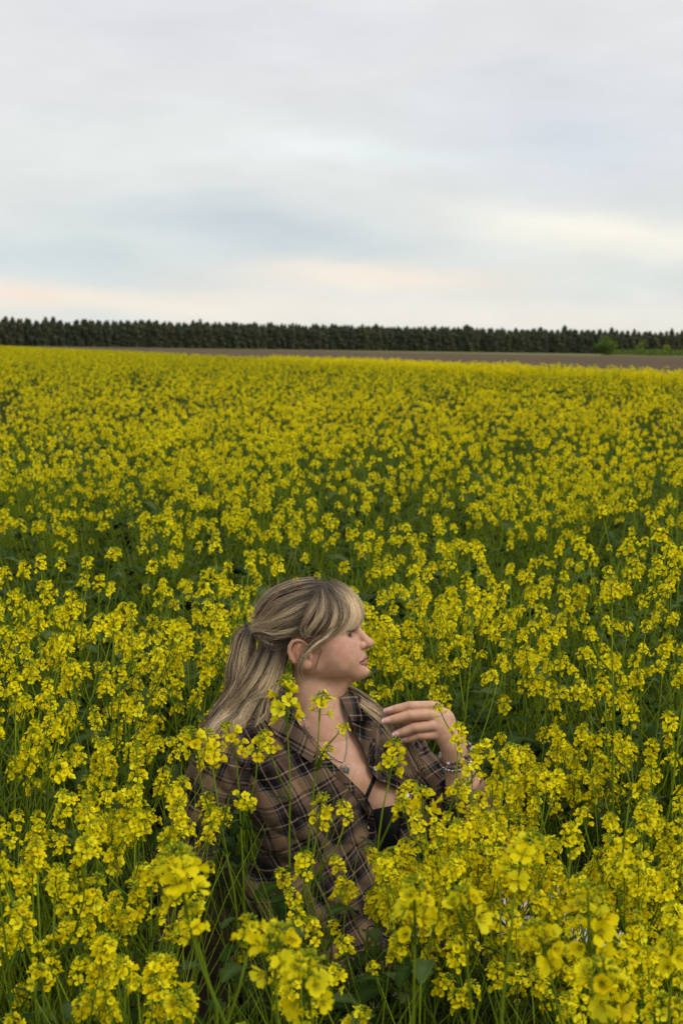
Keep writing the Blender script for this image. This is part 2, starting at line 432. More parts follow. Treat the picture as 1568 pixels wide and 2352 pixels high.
def make_head(seed, detail, nf=None, big=1.0):
    """a flower head (raceme) growing up +z from its origin; detail 2 near, 1 middle, 0 far"""
    r = np.random.default_rng(seed); mb = MB()
    nf = nf or int(r.integers(5, 12)); L = (0.018 + 0.0036 * nf) * r.uniform(0.9, 1.15)
    bend = r.normal(0, 0.12, 2)
    ax = lambda t_: np.array([bend[0] * t_ * t_ * L, bend[1] * t_ * t_ * L, t_ * L])
    if detail >= 1: mb.tube([ax(t_) for t_ in np.linspace(0, 0.96, 5 if detail == 2 else 3)], np.linspace(0.0016, 0.0009, 5 if detail == 2 else 3), 0, 5 if detail == 2 else 3, 0.6)
    th = r.uniform(0, 6.28)
    for i in range(nf):
        th += 2.4 + r.normal(0, 0.25); t_ = 0.22 + 0.62 * (i + r.uniform(-0.3, 0.3)) / nf
        if nf > 12 and r.random() < 0.1: continue
        el_ = 0.15 + 0.95 * max(t_ - 0.25, 0) + r.normal(0, 0.12)
        d = np.array([math.cos(th) * math.cos(el_), math.sin(th) * math.cos(el_), math.sin(el_)])
        pl = r.uniform(0.008, 0.0135) * (1.15 - 0.55 * t_) * big
        p0 = ax(t_); p1 = p0 + d * pl
        if detail >= 1: mb.tube([p0, (p0 + p1) / 2 + (0, 0, -0.0008), p1], 0.0005, 0, 3, 0.7, cap=False)
        fd = d + np.array([0, 0, r.uniform(-0.05, 0.5)])
        flower(mb, r, p1, fd / np.linalg.norm(fd), r.uniform(0.0105, 0.0138) * big, detail)
    top = ax(1.0); nb = (22 if detail == 2 else 10 if detail == 1 else 3)
    for i in range(nb):                                       # the knot of green buds on top
        q = (i + 0.5) / nb; ph = math.acos(1 - 1.25 * q) ; t2 = i * 2.4
        d = np.array([math.sin(ph) * math.cos(t2), math.sin(ph) * math.sin(t2), math.cos(ph)])
        s = (0.0062 + 0.003 * q) if detail == 2 else 0.0062
        bud(mb, r, top + d * s * r.uniform(0.7, 1.1) - (0, 0, 0.004), d, (0.0023 if detail else 0.005) * r.uniform(0.85, 1.2), (0.0015 if detail == 2 else 0.0022 if detail else 0.006), 1 if detail == 2 else 0, np.clip(0.25 + 0.5 * q + r.normal(0, 0.12), 0, 1))
    if detail >= 1:
        for i in range(int(r.integers(1, 6))):                # spent flowers: thin young pods
            th += 2.4; t_ = r.uniform(0.0, 0.3); el_ = r.uniform(0.5, 1.1)
            d = np.array([math.cos(th) * math.cos(el_), math.sin(th) * math.cos(el_), math.sin(el_)]); p0 = ax(t_)
            mb.tube([p0, p0 + d * 0.009, p0 + d * 0.010 + np.array([d[0] * 0.3, d[1] * 0.3, 1]) * r.uniform(0.006, 0.016)], [0.0005, 0.0007, 0.0003], 0, 3, 0.8)
    return mb.arrays()

def leaf_geo(mb, r, pos, d, L, wd, c, n=6, lobed=True, droop=0.5):
    """toothed leaf: leaves pos along d, bending down; two halves folded along the midrib"""
    d = np.asarray(d, float); d /= np.linalg.norm(d)
    side = np.cross(d, (0, 0, 1.0)); side /= np.linalg.norm(side) + 1e-9
    P = [np.asarray(pos, float)]; dd = d.copy(); st = L / n
    for i in range(n):
        P.append(P[-1] + dd * st); dd = dd + np.array([0, 0, -droop * 1.5 / n]); dd /= np.linalg.norm(dd)
    V = []; cols = (-1, -0.55, 0, 0.55, 1) if n >= 6 else (-1, 0, 1); cc = []; ph = r.uniform(0, 6.28)
    for i, p in enumerate(P):
        t_ = i / n
        w_ = wd * (math.sin(math.pi * min(1, t_ * 0.84 + 0.10)) ** 0.75) * (0.15 if t_ < 0.1 else 1) * (1.0 if i < n else 0.05)
        u_ = np.cross(side, dd)
        for q in cols:
            wq = w_
            if lobed and 0 < i < n and abs(q) == 1: wq = w_ * (0.74 if i % 2 else 1.08) * r.uniform(0.9, 1.08)
            x_ = q * wq / 2
            z_ = 0.30 * abs(x_) * (1 - abs(q) * 0.45) + 0.05 * wd * math.sin(t_ * 11 + q * 2.2 + ph) * abs(q)
            V.append(p + side * x_ + np.array([0, 0, z_]) + dd * (0.05 * L * abs(q) if i % 2 else 0))
            cc.append(c + (0.28 if q == 0 else 0.05 * ((i + int(q * 2)) % 2)))
    K = len(cols); Fc = [(i * K + j, i * K + j + 1, (i + 1) * K + j + 1, (i + 1) * K + j) for i in range(n) for j in range(K - 1)]
    mb.add(V, Fc, 1, np.clip(np.array(cc) + r.normal(0, 0.05, len(cc)), 0, 1))

NH = 10
HEADS = {dt: [make_head(500 + i, dt) for i in range(NH)] for dt in (2, 1, 0)}

def plan_plant(seed, Hh=None, nbr=None):
    """the branching of one plant: stems as polylines, leaves and head positions"""
    r = np.random.default_rng(seed)
    H = Hh or r.uniform(0.60, 0.82)
    lean = r.normal(0, 0.07, 2); k = 8
    t_ = np.linspace(0, 1, k)[:, None]
    wob = np.cumsum(r.normal(0, 0.0045, (k, 2)), 0)
    main = np.concatenate([t_ ** 1.5 * lean * H + wob, t_ * H], 1)
    stems = [(main, np.linspace(0.0036, 0.0014, k))]
    heads = [(main[-1], main[-1] - main[-2])]
    leaves = []
    nb = nbr if nbr is not None else int(r.integers(4, 8)); th = r.uniform(0, 6.28)
    for i in range(nb):
        th += 2.4 + r.normal(0, 0.3); q = 0.42 + 0.46 * (i + r.uniform(0, 0.8)) / nb
        p0 = np.array([np.interp(q, t_[:, 0], main[:, j]) for j in range(3)])
        endz = H * r.uniform(0.72, 1.0) ; L = max(endz - p0[2], 0.06)
        out = L * r.uniform(0.28, 0.6) + 0.02
        e = p0 + np.array([math.cos(th) * out, math.sin(th) * out, L])
        mid = p0 * 0.5 + e * 0.5 + np.array([math.cos(th), math.sin(th), -0.35]) * out * 0.22
        s = np.linspace(0, 1, 6)[:, None]
        B = (1 - s) ** 2 * p0 + 2 * s * (1 - s) * mid + s ** 2 * e
        stems.append((B, np.linspace(0.0021, 0.0012, 6))); heads.append((e, B[-1] - B[-2]))
        leaves.append((p0, np.array([math.cos(th), math.sin(th), 0.7]), r.uniform(0.03, 0.065), 0.3, 0.4))
        if r.random() < 0.3:
            q0 = B[3]; th2 = th + r.choice([-1, 1]) * r.uniform(0.6, 1.3)
            e2 = q0 + np.array([math.cos(th2) * 0.05, math.sin(th2) * 0.05, r.uniform(0.06, 0.13)])
            stems.append((np.array([q0, (q0 + e2) / 2 + np.array([math.cos(th2), math.sin(th2), 0]) * 0.014, e2]), np.array([0.0015, 0.0012, 0.001])))
            heads.append((e2, e2 - q0))
    for i in range(int(r.integers(7, 12))):
        th += 2.4; q = r.uniform(0.04, 0.72)
        p0 = np.array([np.interp(q, t_[:, 0], main[:, j]) for j in range(3)])
        leaves.append((p0, np.array([math.cos(th), math.sin(th), r.uniform(0.25, 0.9)]), r.uniform(0.06, 0.14) * (1.15 - q * 0.9), r.uniform(0.36, 0.5), 0.75))
    return r, stems, leaves, heads

def stem_mb(stems, n=5):
    mb = MB()
    for P, rr in stems: mb.tube(P, rr, 0, n, np.linspace(0.35, 0.75, len(P)))
    return mb
def leaf_mb(r, leaves, n=8):
    mb = MB()
    for p, d, L, wr, dr in leaves: leaf_geo(mb, r, p, d, L, L * wr, r.uniform(0.15, 0.7), n, True, dr)
    return mb
def mat4(p, Rm, s=1.0):
    M = np.eye(4); M[:3, :3] = Rm * s; M[:3, 3] = p; return M

PROT = []          # near plants: parts kept apart, head meshes shared
HEADME = []
for i in range(NH):
    mb = MB(); mb.merge(HEADS[2][i]); HEADME.append(mb.mesh('flower_head', PM))
NP = 14
for i in range(NP):
    r, stems, leaves, heads = plan_plant(900 + i)
    sm = stem_mb(stems).mesh('stem', PM); lm = leaf_mb(r, leaves).mesh('foliage', PM)
    hl = [(p - np.asarray(d) / np.linalg.norm(d) * 0.004, rot_to(d + np.array([0, 0, 0.25 * np.linalg.norm(d)]), r.uniform(0, 6.28)), int(r.integers(NH)), r.uniform(0.64, 0.98)) for p, d in heads]
    PROT.append((sm, lm, hl, max(h[0][2] for h in hl) + 0.06))

def whole_plant(i, detail):
    """one mesh of a whole plant, for the uncounted mass"""
    r, stems, leaves, heads = plan_plant(900 + i)
    mb = MB(); mb.merge(stem_mb(stems[:1] + stems[1:], 5 if detail == 2 else 3).arrays())
    mb.merge(leaf_mb(r, leaves, 7 if detail == 2 else 3).arrays())
    for p, R3, hi, s in PROT[i][2]: mb.merge(HEADS[detail][hi], mat4(p, R3, s))
    return mb.mesh('whole_plant', PM)

def rosette(seed, n, small=False):
    """broad lower leaves with no flowers"""
    r = np.random.default_rng(seed); mb = MB()
    for i in range(n):
        th = i * 2.4 + r.normal(0, 0.3); p = (r.normal(0, 0.05), r.normal(0, 0.05), r.uniform(0.02, 0.44))
        L = r.uniform(0.05, 0.10) if small else r.uniform(0.07, 0.15)
        leaf_geo(mb, r, p, (math.cos(th), math.sin(th), r.uniform(0.3, 1.5)), L, L * r.uniform(0.36, 0.52), r.uniform(0.05, 0.75), 8, True, 1.0)
        if i % 3 == 0: mb.tube([(p[0], p[1], 0), (p[0] * 1.05, p[1], p[2] / 2), p], 0.0018, 0, 3, 0.5)
    return mb.mesh('rosette', PM)

def patch(seed, size, n, full=False):
    """a square of crop, many plants at once, for the far field"""
    r = np.random.default_rng(seed); mb = MB()
    for k in range(n):
        x_, y_ = r.uniform(-size / 2, size / 2, 2); i = int(r.integers(NP)); s = r.uniform(0.85, 1.15)
        H = PROT[i][3]
        for q_ in range(3): mb.tube([(x_, y_, 0), (x_ + r.normal(0, 0.06), y_ + r.normal(0, 0.06), H * s * 0.92)], 0.003, 0, 3, 0.6, cap=False)
        for p, R3, hi, hs in PROT[i][2]:
            if not full and r.random() < 0.3: continue
            hp = np.array([x_, y_, 0]) + np.asarray(p) * s
            mb.merge(HEADS[0][hi], mat4(hp - (0, 0, 0 if full else r.uniform(0, 0.10)), R3, hs * (1.35 if full else 1.12)))
        for j in range(3 if full else 8):
            th = r.uniform(0, 6.28); leaf_geo(mb, r, (x_ + r.normal(0, 0.06), y_ + r.normal(0, 0.06), r.uniform(0.15, 0.55) * s), (math.cos(th), math.sin(th), 0.7), 0.14, 0.07, r.uniform(0.15, 0.75), 2, False, 0.8)
    return mb.mesh('crop_patch', PM, smooth=False)
# ================================================================ signed-distance modelling for the woman
# coordinates: x right, y away from the viewer, z up, in frame units at her distance (1 unit = S0 metres)
def q3(u, v, w_=0.0):
    k = 1 + w_ / F
    return np.array([(u - 784) * k, w_, -(v - 1176) * k])
def to_world(P):
    P = np.asarray(P, float)
    A = np.array([[R_.x, fw.x, U_.x], [R_.y, fw.y, U_.y], [R_.z, fw.z, U_.z]])
    o = np.array([fw.x, fw.y, fw.z]) * D0 + np.array([0, 0, CAM_H])
    return (P * S0) @ A.T + o

class Prim:
    """op: 'u' union, 's' subtract; k blend radius"""
    def __init__(s, f, c, r, op, k): s.f, s.c, s.r, s.op, s.k = f, np.asarray(c, float), r, op, k
def ell(c, R3, radii, op='u', k=8):
    c = np.asarray(c, float); radii = np.asarray(radii, float); R3 = np.asarray(R3, float)
    def f(P):
        q = (P - c) @ R3.T / radii
        k0 = np.linalg.norm(q, axis=1); k1 = np.linalg.norm(q / radii, axis=1)
        return k0 * (k0 - 1) / np.maximum(k1, 1e-6)
    return Prim(f, c, max(radii), op, k)
def cone(a, b, ra, rb, op='u', k=8):
    a = np.asarray(a, float); b = np.asarray(b, float); ba = b - a; L2 = ba @ ba
    def f(P):
        t_ = np.clip((P - a) @ ba / L2, 0, 1)
        return np.linalg.norm(P - a - t_[:, None] * ba, axis=1) - (ra + (rb - ra) * t_)
    return Prim(f, (a + b) / 2, math.sqrt(L2) / 2 + max(ra, rb), op, k)
def chain(pts, rs, k=4, op='u'):
    """hard union of cones through points, blended into the rest with k"""
    segs = [cone(pts[i], pts[i + 1], rs[i], rs[i + 1]) for i in range(len(pts) - 1)]
    def f(P):
        d = segs[0].f(P)
        for s_ in segs[1:]: d = np.minimum(d, s_.f(P))
        return d
    pts = np.array(pts); c = pts.mean(0)
    return Prim(f, c, np.linalg.norm(pts - c, axis=1).max() + max(rs), op, k)
def group(prims, op='u', k=8):
    cs = np.array([p.c for p in prims]); c = cs.mean(0); r = max(np.linalg.norm(p.c - c) + p.r for p in prims) + 10
    return Prim(lambda P: evalp(prims, P), c, r, op, k)
def smin(a, b, k):
    if k <= 0: return np.minimum(a, b)
    h = np.maximum(k - np.abs(a - b), 0) / k
    return np.minimum(a, b) - h * h * k * 0.25
def evalp(prims, P):
    d = np.full(len(P), 400.0)
    for p in prims:
        e = p.f(P)
        d = smin(d, e, p.k) if p.op == 'u' else -smin(-d, e, p.k)
    return d

def axis_coords(lo, hi, h, fine):
    """grid line positions from lo to hi, step h, or the finer step of fine = (a, b, step) inside it"""
    c = [lo]
    while c[-1] < hi:
        x_ = c[-1]; st = h
        if fine:
            a, b_, hf = fine
            st = hf + (h - hf) * min(1.0, max(a - x_, x_ - b_, 0) / 40.0)
        c.append(x_ + st)
    return np.array(c)
def surface_nets(fn_prims, lo, hi, h, post=None, fine=(None, None, None), B=8):
    """mesh of the zero level of the primitives inside the box lo..hi; post(P, d) may change the field"""
    lo = np.asarray(lo, float); hi = np.asarray(hi, float)
    AX = []
    for i in range(3):
        c = axis_coords(lo[i], hi[i], h, fine[i]); n = int(np.ceil(len(c) / B)) * B + 1
        c = np.concatenate([c, c[-1] + h * np.arange(1, n - len(c) + 1)]); AX.append(c)
    nb = np.array([(len(c) - 1) // B for c in AX])
    def pos(G):
        G0_ = np.floor(G).astype(int); fr = G - G0_
        return np.stack([AX[i][G0_[..., i]] * (1 - fr[..., i]) + AX[i][np.minimum(G0_[..., i] + 1, len(AX[i]) - 1)] * fr[..., i] for i in range(3)], -1)
    gx = np.stack(np.meshgrid(*[np.arange(n) for n in nb], indexing='ij'), -1).reshape(-1, 3)
    cen = pos((gx + 0.5) * B); half = np.linalg.norm(pos((gx + 1.0) * B * 1.0 - 1e-6) - pos(gx * B * 1.0), axis=1) / 2
    def ev(P, prims):
        d = evalp(prims, P)
        return post(P, d) if post else d
    d = ev(cen, fn_prims)
    gx = gx[np.abs(d) < half * 1.25 + 6]
    loc = np.stack(np.meshgrid(*[np.arange(B + 1)] * 3, indexing='ij'), -1).reshape(-1, 3)
    big = int((nb.max() + 2) * B + 8); key = lambda g: (g[..., 0] * big + g[..., 1]) * big + g[..., 2]
    cellsK, cellsV, quads = [], [], []
    # spatial batches so that far primitives can be skipped
    bk = gx // 4; order = np.lexsort((bk[:, 2], bk[:, 1], bk[:, 0])); gx = gx[order]; bk = bk[order]
    cut = np.flatnonzero(np.any(np.diff(bk, axis=0) != 0, axis=1)) + 1
    for blk in np.split(gx, cut):
        G = (blk[:, None] * B + loc[None]).reshape(-1, 3); P = pos(G.astype(float))
        a, b_ = P.min(0), P.max(0); mid = (a + b_) / 2; rr = np.linalg.norm(b_ - a) / 2
        pr = [p for p in fn_prims if np.linalg.norm(p.c - mid) < p.r + rr + 2 * abs(p.k) + 20]
        if not pr: continue
        D = ev(P, pr).reshape(len(blk), B + 1, B + 1, B + 1)
        ins = D < 0
        G0 = blk * B
        # cells
        acc = np.zeros((len(blk), B, B, B, 3)); cnt = np.zeros((len(blk), B, B, B))
        for dx in (0, 1):
            for dy in (0, 1):
                for ax_ in range(3):
                    o0 = [0, 0, 0]; oth = [i for i in range(3) if i != ax_]; o0[oth[0]] = dx; o0[oth[1]] = dy
                    o1 = list(o0); o1[ax_] = 1
                    sl = lambda o: tuple([slice(None)] + [slice(o[i], o[i] + B) for i in range(3)])
                    d0, d1 = D[sl(o0)], D[sl(o1)]; cr = (d0 < 0) != (d1 < 0)
                    t_ = np.where(cr, d0 / np.where(cr, d0 - d1, 1), 0)
                    v = np.zeros(acc.shape); v[..., :] = o0; v[..., ax_] += t_
                    acc += v * cr[..., None]; cnt += cr
        m = cnt > 0
        bi, ci, cj, ck = np.nonzero(m)
        g = G0[bi] + np.stack([ci, cj, ck], 1)
        cellsK.append(key(g + 2)); cellsV.append(pos(g + acc[m] / cnt[m][:, None]))
        for ax_ in range(3):
            o1 = [0, 0, 0]; o1[ax_] = 1
            s0 = (slice(None), slice(0, B), slice(0, B), slice(0, B)); s1 = tuple([slice(None)] + [slice(o1[i], o1[i] + B) for i in range(3)])
            a_, c_ = ins[s0], ins[s1]; cr = a_ != c_
            bi, ci, cj, ck = np.nonzero(cr)
            g = G0[bi] + np.stack([ci, cj, ck], 1) + 2
            e1 = np.zeros(3, int); e1[(ax_ + 1) % 3] = 1; e2 = np.zeros(3, int); e2[(ax_ + 2) % 3] = 1
            Q = np.stack([key(g - e1 - e2), key(g - e2), key(g), key(g - e1)], 1)
            fl = ~a_[bi, ci, cj, ck]; Q[fl] = Q[fl][:, ::-1]
            quads.append(Q)
    K = np.concatenate(cellsK); V = np.concatenate(cellsV); Q = np.concatenate(quads)
    so = np.argsort(K); K = K[so]; V = V[so]
    idx = np.searchsorted(K, Q); idx = np.clip(idx, 0, len(K) - 1); ok = np.all(K[idx] == Q, axis=1)
    return V, idx[ok]

def grad(fn, P, e=0.7):
    g = np.stack([fn(P + np.eye(3)[i] * e) - fn(P - np.eye(3)[i] * e) for i in range(3)], 1)
    return g / (np.linalg.norm(g, axis=1)[:, None] + 1e-9)

# ---------------------------------------------------------------- head, in its own turned frame
HA = rad(7)
HF = np.array([math.cos(HA), -math.sin(HA), 0]); HL = np.array([-math.sin(HA), -math.cos(HA), 0]); HU = np.array([0, 0, 1.0])
HR = np.stack([HF, HL, HU])               # rows: forward, towards the viewer's side, up
def H(f, l, v):
    w_ = -f * math.sin(HA) - l * math.cos(HA); u = 720 + f * math.cos(HA) - l * math.sin(HA)
    return q3(u, v, w_)
def hell(f, l, v, rf, rl, rv, op='u', k=10, tilt=0.0):
    R3 = HR
    if tilt:
        c_, s_ = math.cos(rad(tilt)), math.sin(rad(tilt)); R3 = np.stack([c_ * HF + s_ * HU, HL, -s_ * HF + c_ * HU])
    return ell(H(f, l, v), R3, (rf, rl, rv), op, k)
def hc(a, b, ra, rb, op='u', k=8): return cone(H(*a), H(*b), ra, rb, op, k)

head = [
    hell(-6, 0, 1427, 101, 77, 78, k=0),                       # skull
    hell(34, 0, 1487, 74, 64, 82, k=30),                       # face
    hell(58, 0, 1432, 41, 52, 38, k=18),                       # forehead
    hc((-12, 48, 1521), (93, 10, 1540), 26, 19, k=24), hc((-12, -48, 1521), (93, -10, 1540), 26, 19, k=24),   # jaw
    hell(103.5, 0, 1540, 26.5, 22, 19, k=16),                      # chin
    hell(60, 40, 1492, 36, 29, 34, k=26), hell(60, -40, 1492, 36, 29, 34, k=26),                              # cheeks
    hell(68, 38, 1520, 30, 26, 30, k=24), hell(68, -38, 1520, 30, 26, 30, k=24),
    hell(88, 0, 1508, 31, 30, 27, k=20),                       # mouth mound
    hc((88, 14, 1436), (72, 46, 1441), 10, 9, k=16), hc((88, -14, 1436), (72, -46, 1441), 10, 9, k=16),       # brows
    hc((62, 0, 1551), (22, 0, 1594), 31, 40, k=10),            # under the chin
    hc((0, 0, 1520), (0, 0, 1600), 50, 48, k=12),
    cone(q3(727, 1600, 6), q3(738, 1670, 12), 50, 62, k=26),   # neck
    # eye sockets
    hell(93, 31, 1454, 14, 17, 10, 's', 16), hell(93, -31, 1454, 14, 17, 10, 's', 16),
    # lids
    hell(77, 32, 1455, 15.3, 15.3, 14.6, k=4), hell(77, -32, 1455, 15.3, 15.3, 14.6, k=4),
    # nose
    hc((97.5, 0, 1441), (125, 0, 1475.5), 7, 10.3, k=9),
    hell(127, 0, 1478, 11.3, 10.5, 10, k=8),
    hell(111, 13.5, 1483.5, 11, 9, 9.8, k=4), hell(111, -13.5, 1483.5, 11, 9, 9.8, k=4),
    hc((118, 0, 1486), (112, 0, 1494), 6, 6, k=6),
    hell(121, 6.5, 1491.5, 6.5, 3.2, 3.2, 's', 3), hell(121, -6.5, 1491.5, 6.5, 3.2, 3.2, 's', 3),
    hell(129, 0, 1531.5, 6, 18, 4, 's', 8),                     # hollow above the chin
    hc((128, 0, 1495), (125, 0, 1503), 2.2, 2.2, 's', 5),       # philtrum
]
# eyelid openings, cut after the lids: a thin slanted almond
EYE = {}
for sgn in (1, -1):
    ec = H(77, 32 * sgn, 1455); EYE[sgn] = ec
    head.append(ell(H(88, 35 * sgn, 1455.4), HR, (13.5, 13, 5.6), 's', 1.5))
# near ear and its mirror: rim, fold, hollow, lobe
def ear(s_):
    def E(u, v, l): 
        f = (u - 720 + l * math.sin(HA)) / math.cos(HA); return H(f, l * s_, v)
    rim = [(702, 1480, 77), (695, 1473, 81), (683, 1470, 84), (671, 1474, 86), (665, 1485, 87), (664, 1498, 86), (668, 1512, 84), (676, 1522, 81)]
    return [
        ell(E(691, 1502, 78), HR, (24, 6, 30), k=6),
        ell(E(699, 1500, 84), HR, (13, 8, 20), 's', 5),
        chain([E(*p) for p in rim], [3, 3.6, 4.2, 4.6, 4.8, 4.6, 4.2, 4], k=3),
        chain([E(686, 1484, 82), E(682, 1498, 83), E(685, 1512, 83), E(694, 1520, 83)], [2.5, 3, 3, 3], k=3),
        ell(E(701, 1527, 80), HR, (14.5, 7.5, 13), k=5),
        ell(E(712, 1509, 79), HR, (6, 6, 9), k=5),
        ell(E(704.5, 1510, 83), HR, (4.5, 7, 4), 's', 3),
    ]
head += ear(1) + ear(-1)

# lips: laid on the surface of the face as drawn so far
def surf(fn, u, v, w0=-330.0, w1=200.0):
    """depth at which the sight line through frame position (u, v) first meets the surface fn"""
    w_ = w0
    for _ in range(70):
        d = float(fn(q3(u, v, w_)[None])[0])
        if d < 0.15: return w_
        w_ += max(d * 0.85, 0.2)
        if w_ > w1: return None
    return w_
face0 = list(head)
def mirror(P):
    l = (P - H(0, 0, 1500)) @ HL
    return P - 2 * l * HL
def lip_path(side, mid):
    n_ = [q3(u, v, (surf(lambda P: evalp(face0, P), u, v) or -15) + dp) for u, v, dp in side]
    return n_ + [mid] + [mirror(p) for p in n_[::-1]]
UL = lip_path([(826, 1521, 1.5), (832, 1516.5, 1.5), (838.5, 1511, 2)], H(121.5, 0, 1508.5))
LL = lip_path([(826.5, 1523.5, 2), (832.5, 1524, 1.5), (838.5, 1524.5, 2)], H(120.0, 0, 1523.5))
SLIT = lip_path([(825, 1522.5, 0.5), (829, 1520.3, -1.0), (837, 1518, -2.5)], H(130, 0, 1516.6))
head += [chain(UL, [0.8, 2.2, 3.3, 4.3, 3.3, 2.2, 0.8], k=3), chain(LL, [0.8, 2.2, 3.4, 4.6, 3.4, 2.2, 0.8], k=3),
         chain(SLIT, [0.5, 1.0, 1.4, 1.5, 1.4, 1.0, 0.5], k=1.6, op='s')]

# ---------------------------------------------------------------- torso, arms
TA = rad(24)
TR = np.stack([np.array([math.cos(TA), math.sin(TA), 0]), np.array([-math.sin(TA), math.cos(TA), 0]), HU])   # rows: across, back, up
def torso(o):
    """o: how much fuller than the skin (clothes)"""
    T_ = lambda u, v, w_, r, k=40, op='u': ell(q3(u, v, w_), TR, np.array(r) + o, op, k)
    return [
        T_(748, 1800, 30, (180, 98, 150), 0),
        cone(q3(742, 1672, -2), q3(800, 1790, -22), 48 + o, 58 + o, k=50),
        cone(q3(715, 1655, 20), q3(560, 1700, -35), 28 + o, 52 + o, k=30),
        cone(q3(775, 1655, 30), q3(915, 1712, 95), 28 + o, 46 + o, k=30),
        T_(700, 1885, -52, (92, 62, 88), 60),
        T_(925, 1872, 12, (74, 60, 82), 45),
        T_(745, 2060, 20, (185, 130, 170), 60),
        T_(735, 2225, 40, (215, 160, 95), 60),
    ]
SHN, ELN, WRN = q3(518, 1738, -50), q3(425, 1960, -30), q3(335, 2190, 20)       # near arm: shoulder, elbow, wrist
SHF, ELF, WRF = q3(925, 1742, 95), q3(1098, 1935, 0), q3(1040, 1716, -72)       # far arm
arms = [
    cone(SHN, ELN, 56, 46, k=30), cone(ELN, WRN, 44, 27, k=14),
    cone(WRN, q3(318, 2245, 25), 26, 30, k=14), cone(q3(318, 2245, 25), q3(300, 2290, -5), 22, 12, k=10),
    cone(SHF, ELF, 50, 42, k=30), cone(ELF, q3(1062, 1800, -48), 42, 37, k=14), cone(q3(1062, 1800, -48), WRF, 37, 27, k=8),
]
# hand: (u, v, w) joints from knuckle to tip
FING = {
    'index': ([(990, 1622, -86), (940, 1622, -92), (908, 1629, -88), (887, 1634, -84)], [12, 11, 9.8, 8.0]),
    'middle': ([(986, 1641, -94), (939, 1643, -104), (905, 1652, -102), (883, 1657, -98)], [12.6, 11.6, 10.4, 8.4]),
    'ring': ([(990, 1667, -96), (950, 1672, -104), (924, 1682, -100), (907, 1687, -96)], [12.2, 11, 9.9, 8.0]),
    'little': ([(996, 1688, -90), (960, 1690, -96), (940, 1697, -92), (926, 1700, -89)], [11, 9.8, 8.8, 7.0]),
    'thumb': ([(1020, 1668, -62), (980, 1655, -58), (948, 1656, -64), (926, 1660, -70)], [13, 10.5, 9.5, 7.5]),
}
fingers = [chain([q3(*p) for p in P], R, k=0) for P, R in FING.values()]
palm = [
    cone(WRF, q3(1001, 1624, -80), 24, 12.5, k=0), cone(q3(1040, 1700, -76), q3(994, 1644, -88), 20, 13, k=10),
    cone(q3(1040, 1706, -76), q3(996, 1667, -90), 20, 12.5, k=10), cone(WRF, q3(1004, 1687, -84), 22, 11.5, k=10),
    cone(q3(1036, 1700, -66), q3(1014, 1664, -64), 20, 14, k=12),
    ell(q3(1020, 1662, -78), np.eye(3), (26, 17, 34), k=10),
]
fing_group = Prim(lambda P: np.minimum.reduce([f.f(P) for f in fingers]), q3(950, 1660, -85), 95, 'u', 5)
HAND = group(palm + [fing_group], k=10)
LEGS = [
    cone(q3(730, 2255, -40), q3(1170, 2165, -150), 72, 68, k=40), cone(q3(800, 2250, 90), q3(1250, 2120, 40), 74, 66, k=40),
    cone(q3(1170, 2165, -150), q3(1560, 2300, -130), 60, 36, k=12), cone(q3(1250, 2120, 40), q3(1620, 2270, 20), 58, 34, k=12),
    cone(q3(1560, 2300, -130), q3(1640, 2275, -170), 30, 18, k=14), cone(q3(1620, 2270, 20), q3(1700, 2240, 0), 30, 18, k=14),
]
collar_bones = [cone(q3(760, 1664, -35), q3(850, 1672, 28), 3, 3, k=18), cone(q3(738, 1664, -40), q3(620, 1668, -52), 3, 3, k=16)]
BODY = head + torso(0) + collar_bones + arms + [HAND] + LEGS
body_fn = lambda P: evalp(BODY, P)
# ================================================================ the woman: body
def chain_dist(P, pts):
    d = np.full(len(P), 1e9)
    for a, b_ in zip(pts[:-1], pts[1:]):
        ba = b_ - a; t_ = np.clip((P - a) @ ba / (ba @ ba), 0, 1); d = np.minimum(d, np.linalg.norm(P - a - t_[:, None] * ba, axis=1))
    return d
def sstep(x_, a, b_):
    t_ = np.clip((x_ - a) / (b_ - a), 0, 1); return t_ * t_ * (3 - 2 * t_)
def noise3(P, s, seed=0):
    P = P / s
    return (vnoise(P[:, 0] + P[:, 1] * 0.7, P[:, 2] + 5 * seed, seed) + vnoise(P[:, 1] + 9, P[:, 2] - P[:, 0] * 0.6, seed + 1)) * 0.5

lo_, hi_ = np.array([-540., -230., -1180.]), np.array([960., 190., -120.])
V, Q = surface_nets(BODY, lo_, hi_, 4.2, fine=((-170, 330, 1.45), (-130, 60, 1.9), (-600, -140, 1.45)))
skin = np.array([0.56, 0.33, 0.22]); C = np.tile(skin, (len(V), 1))
C *= (0.95 + 0.10 * noise3(V, 18, 3))[:, None]
def tint_to(mask, color):
    global C
    C = C * (1 - mask[:, None]) + np.array(color) * mask[:, None]
g = lambda f, l, v, s: np.exp(-((V - H(f, l, v)) ** 2).sum(1) / s ** 2)
tint_to(0.45 * np.maximum(g(72, 62, 1492, 34), g(72, -62, 1492, 34)), (0.50, 0.215, 0.165))
tint_to(0.4 * g(128, 0, 1479, 15), (0.48, 0.23, 0.17))
tint_to(0.5 * np.maximum(g(-25, 80, 1500, 34), 0), (0.42, 0.17, 0.11))
tint_to(0.30 * np.exp(-((V - q3(760, 1690, -60)) ** 2).sum(1) / 55 ** 2), (0.50, 0.24, 0.175))
dl = np.minimum(chain_dist(V, UL) + 0.4, chain_dist(V, LL) - 0.6)
ds = chain_dist(V, SLIT)
lat = np.abs((V - H(0, 0, 1500)) @ HL); lw = 5.9 - 3.9 * sstep(lat, 10, 32)
tint_to(0.85 * (1 - sstep(dl - lw, -1.2, 0.8)), (0.27, 0.085, 0.08))
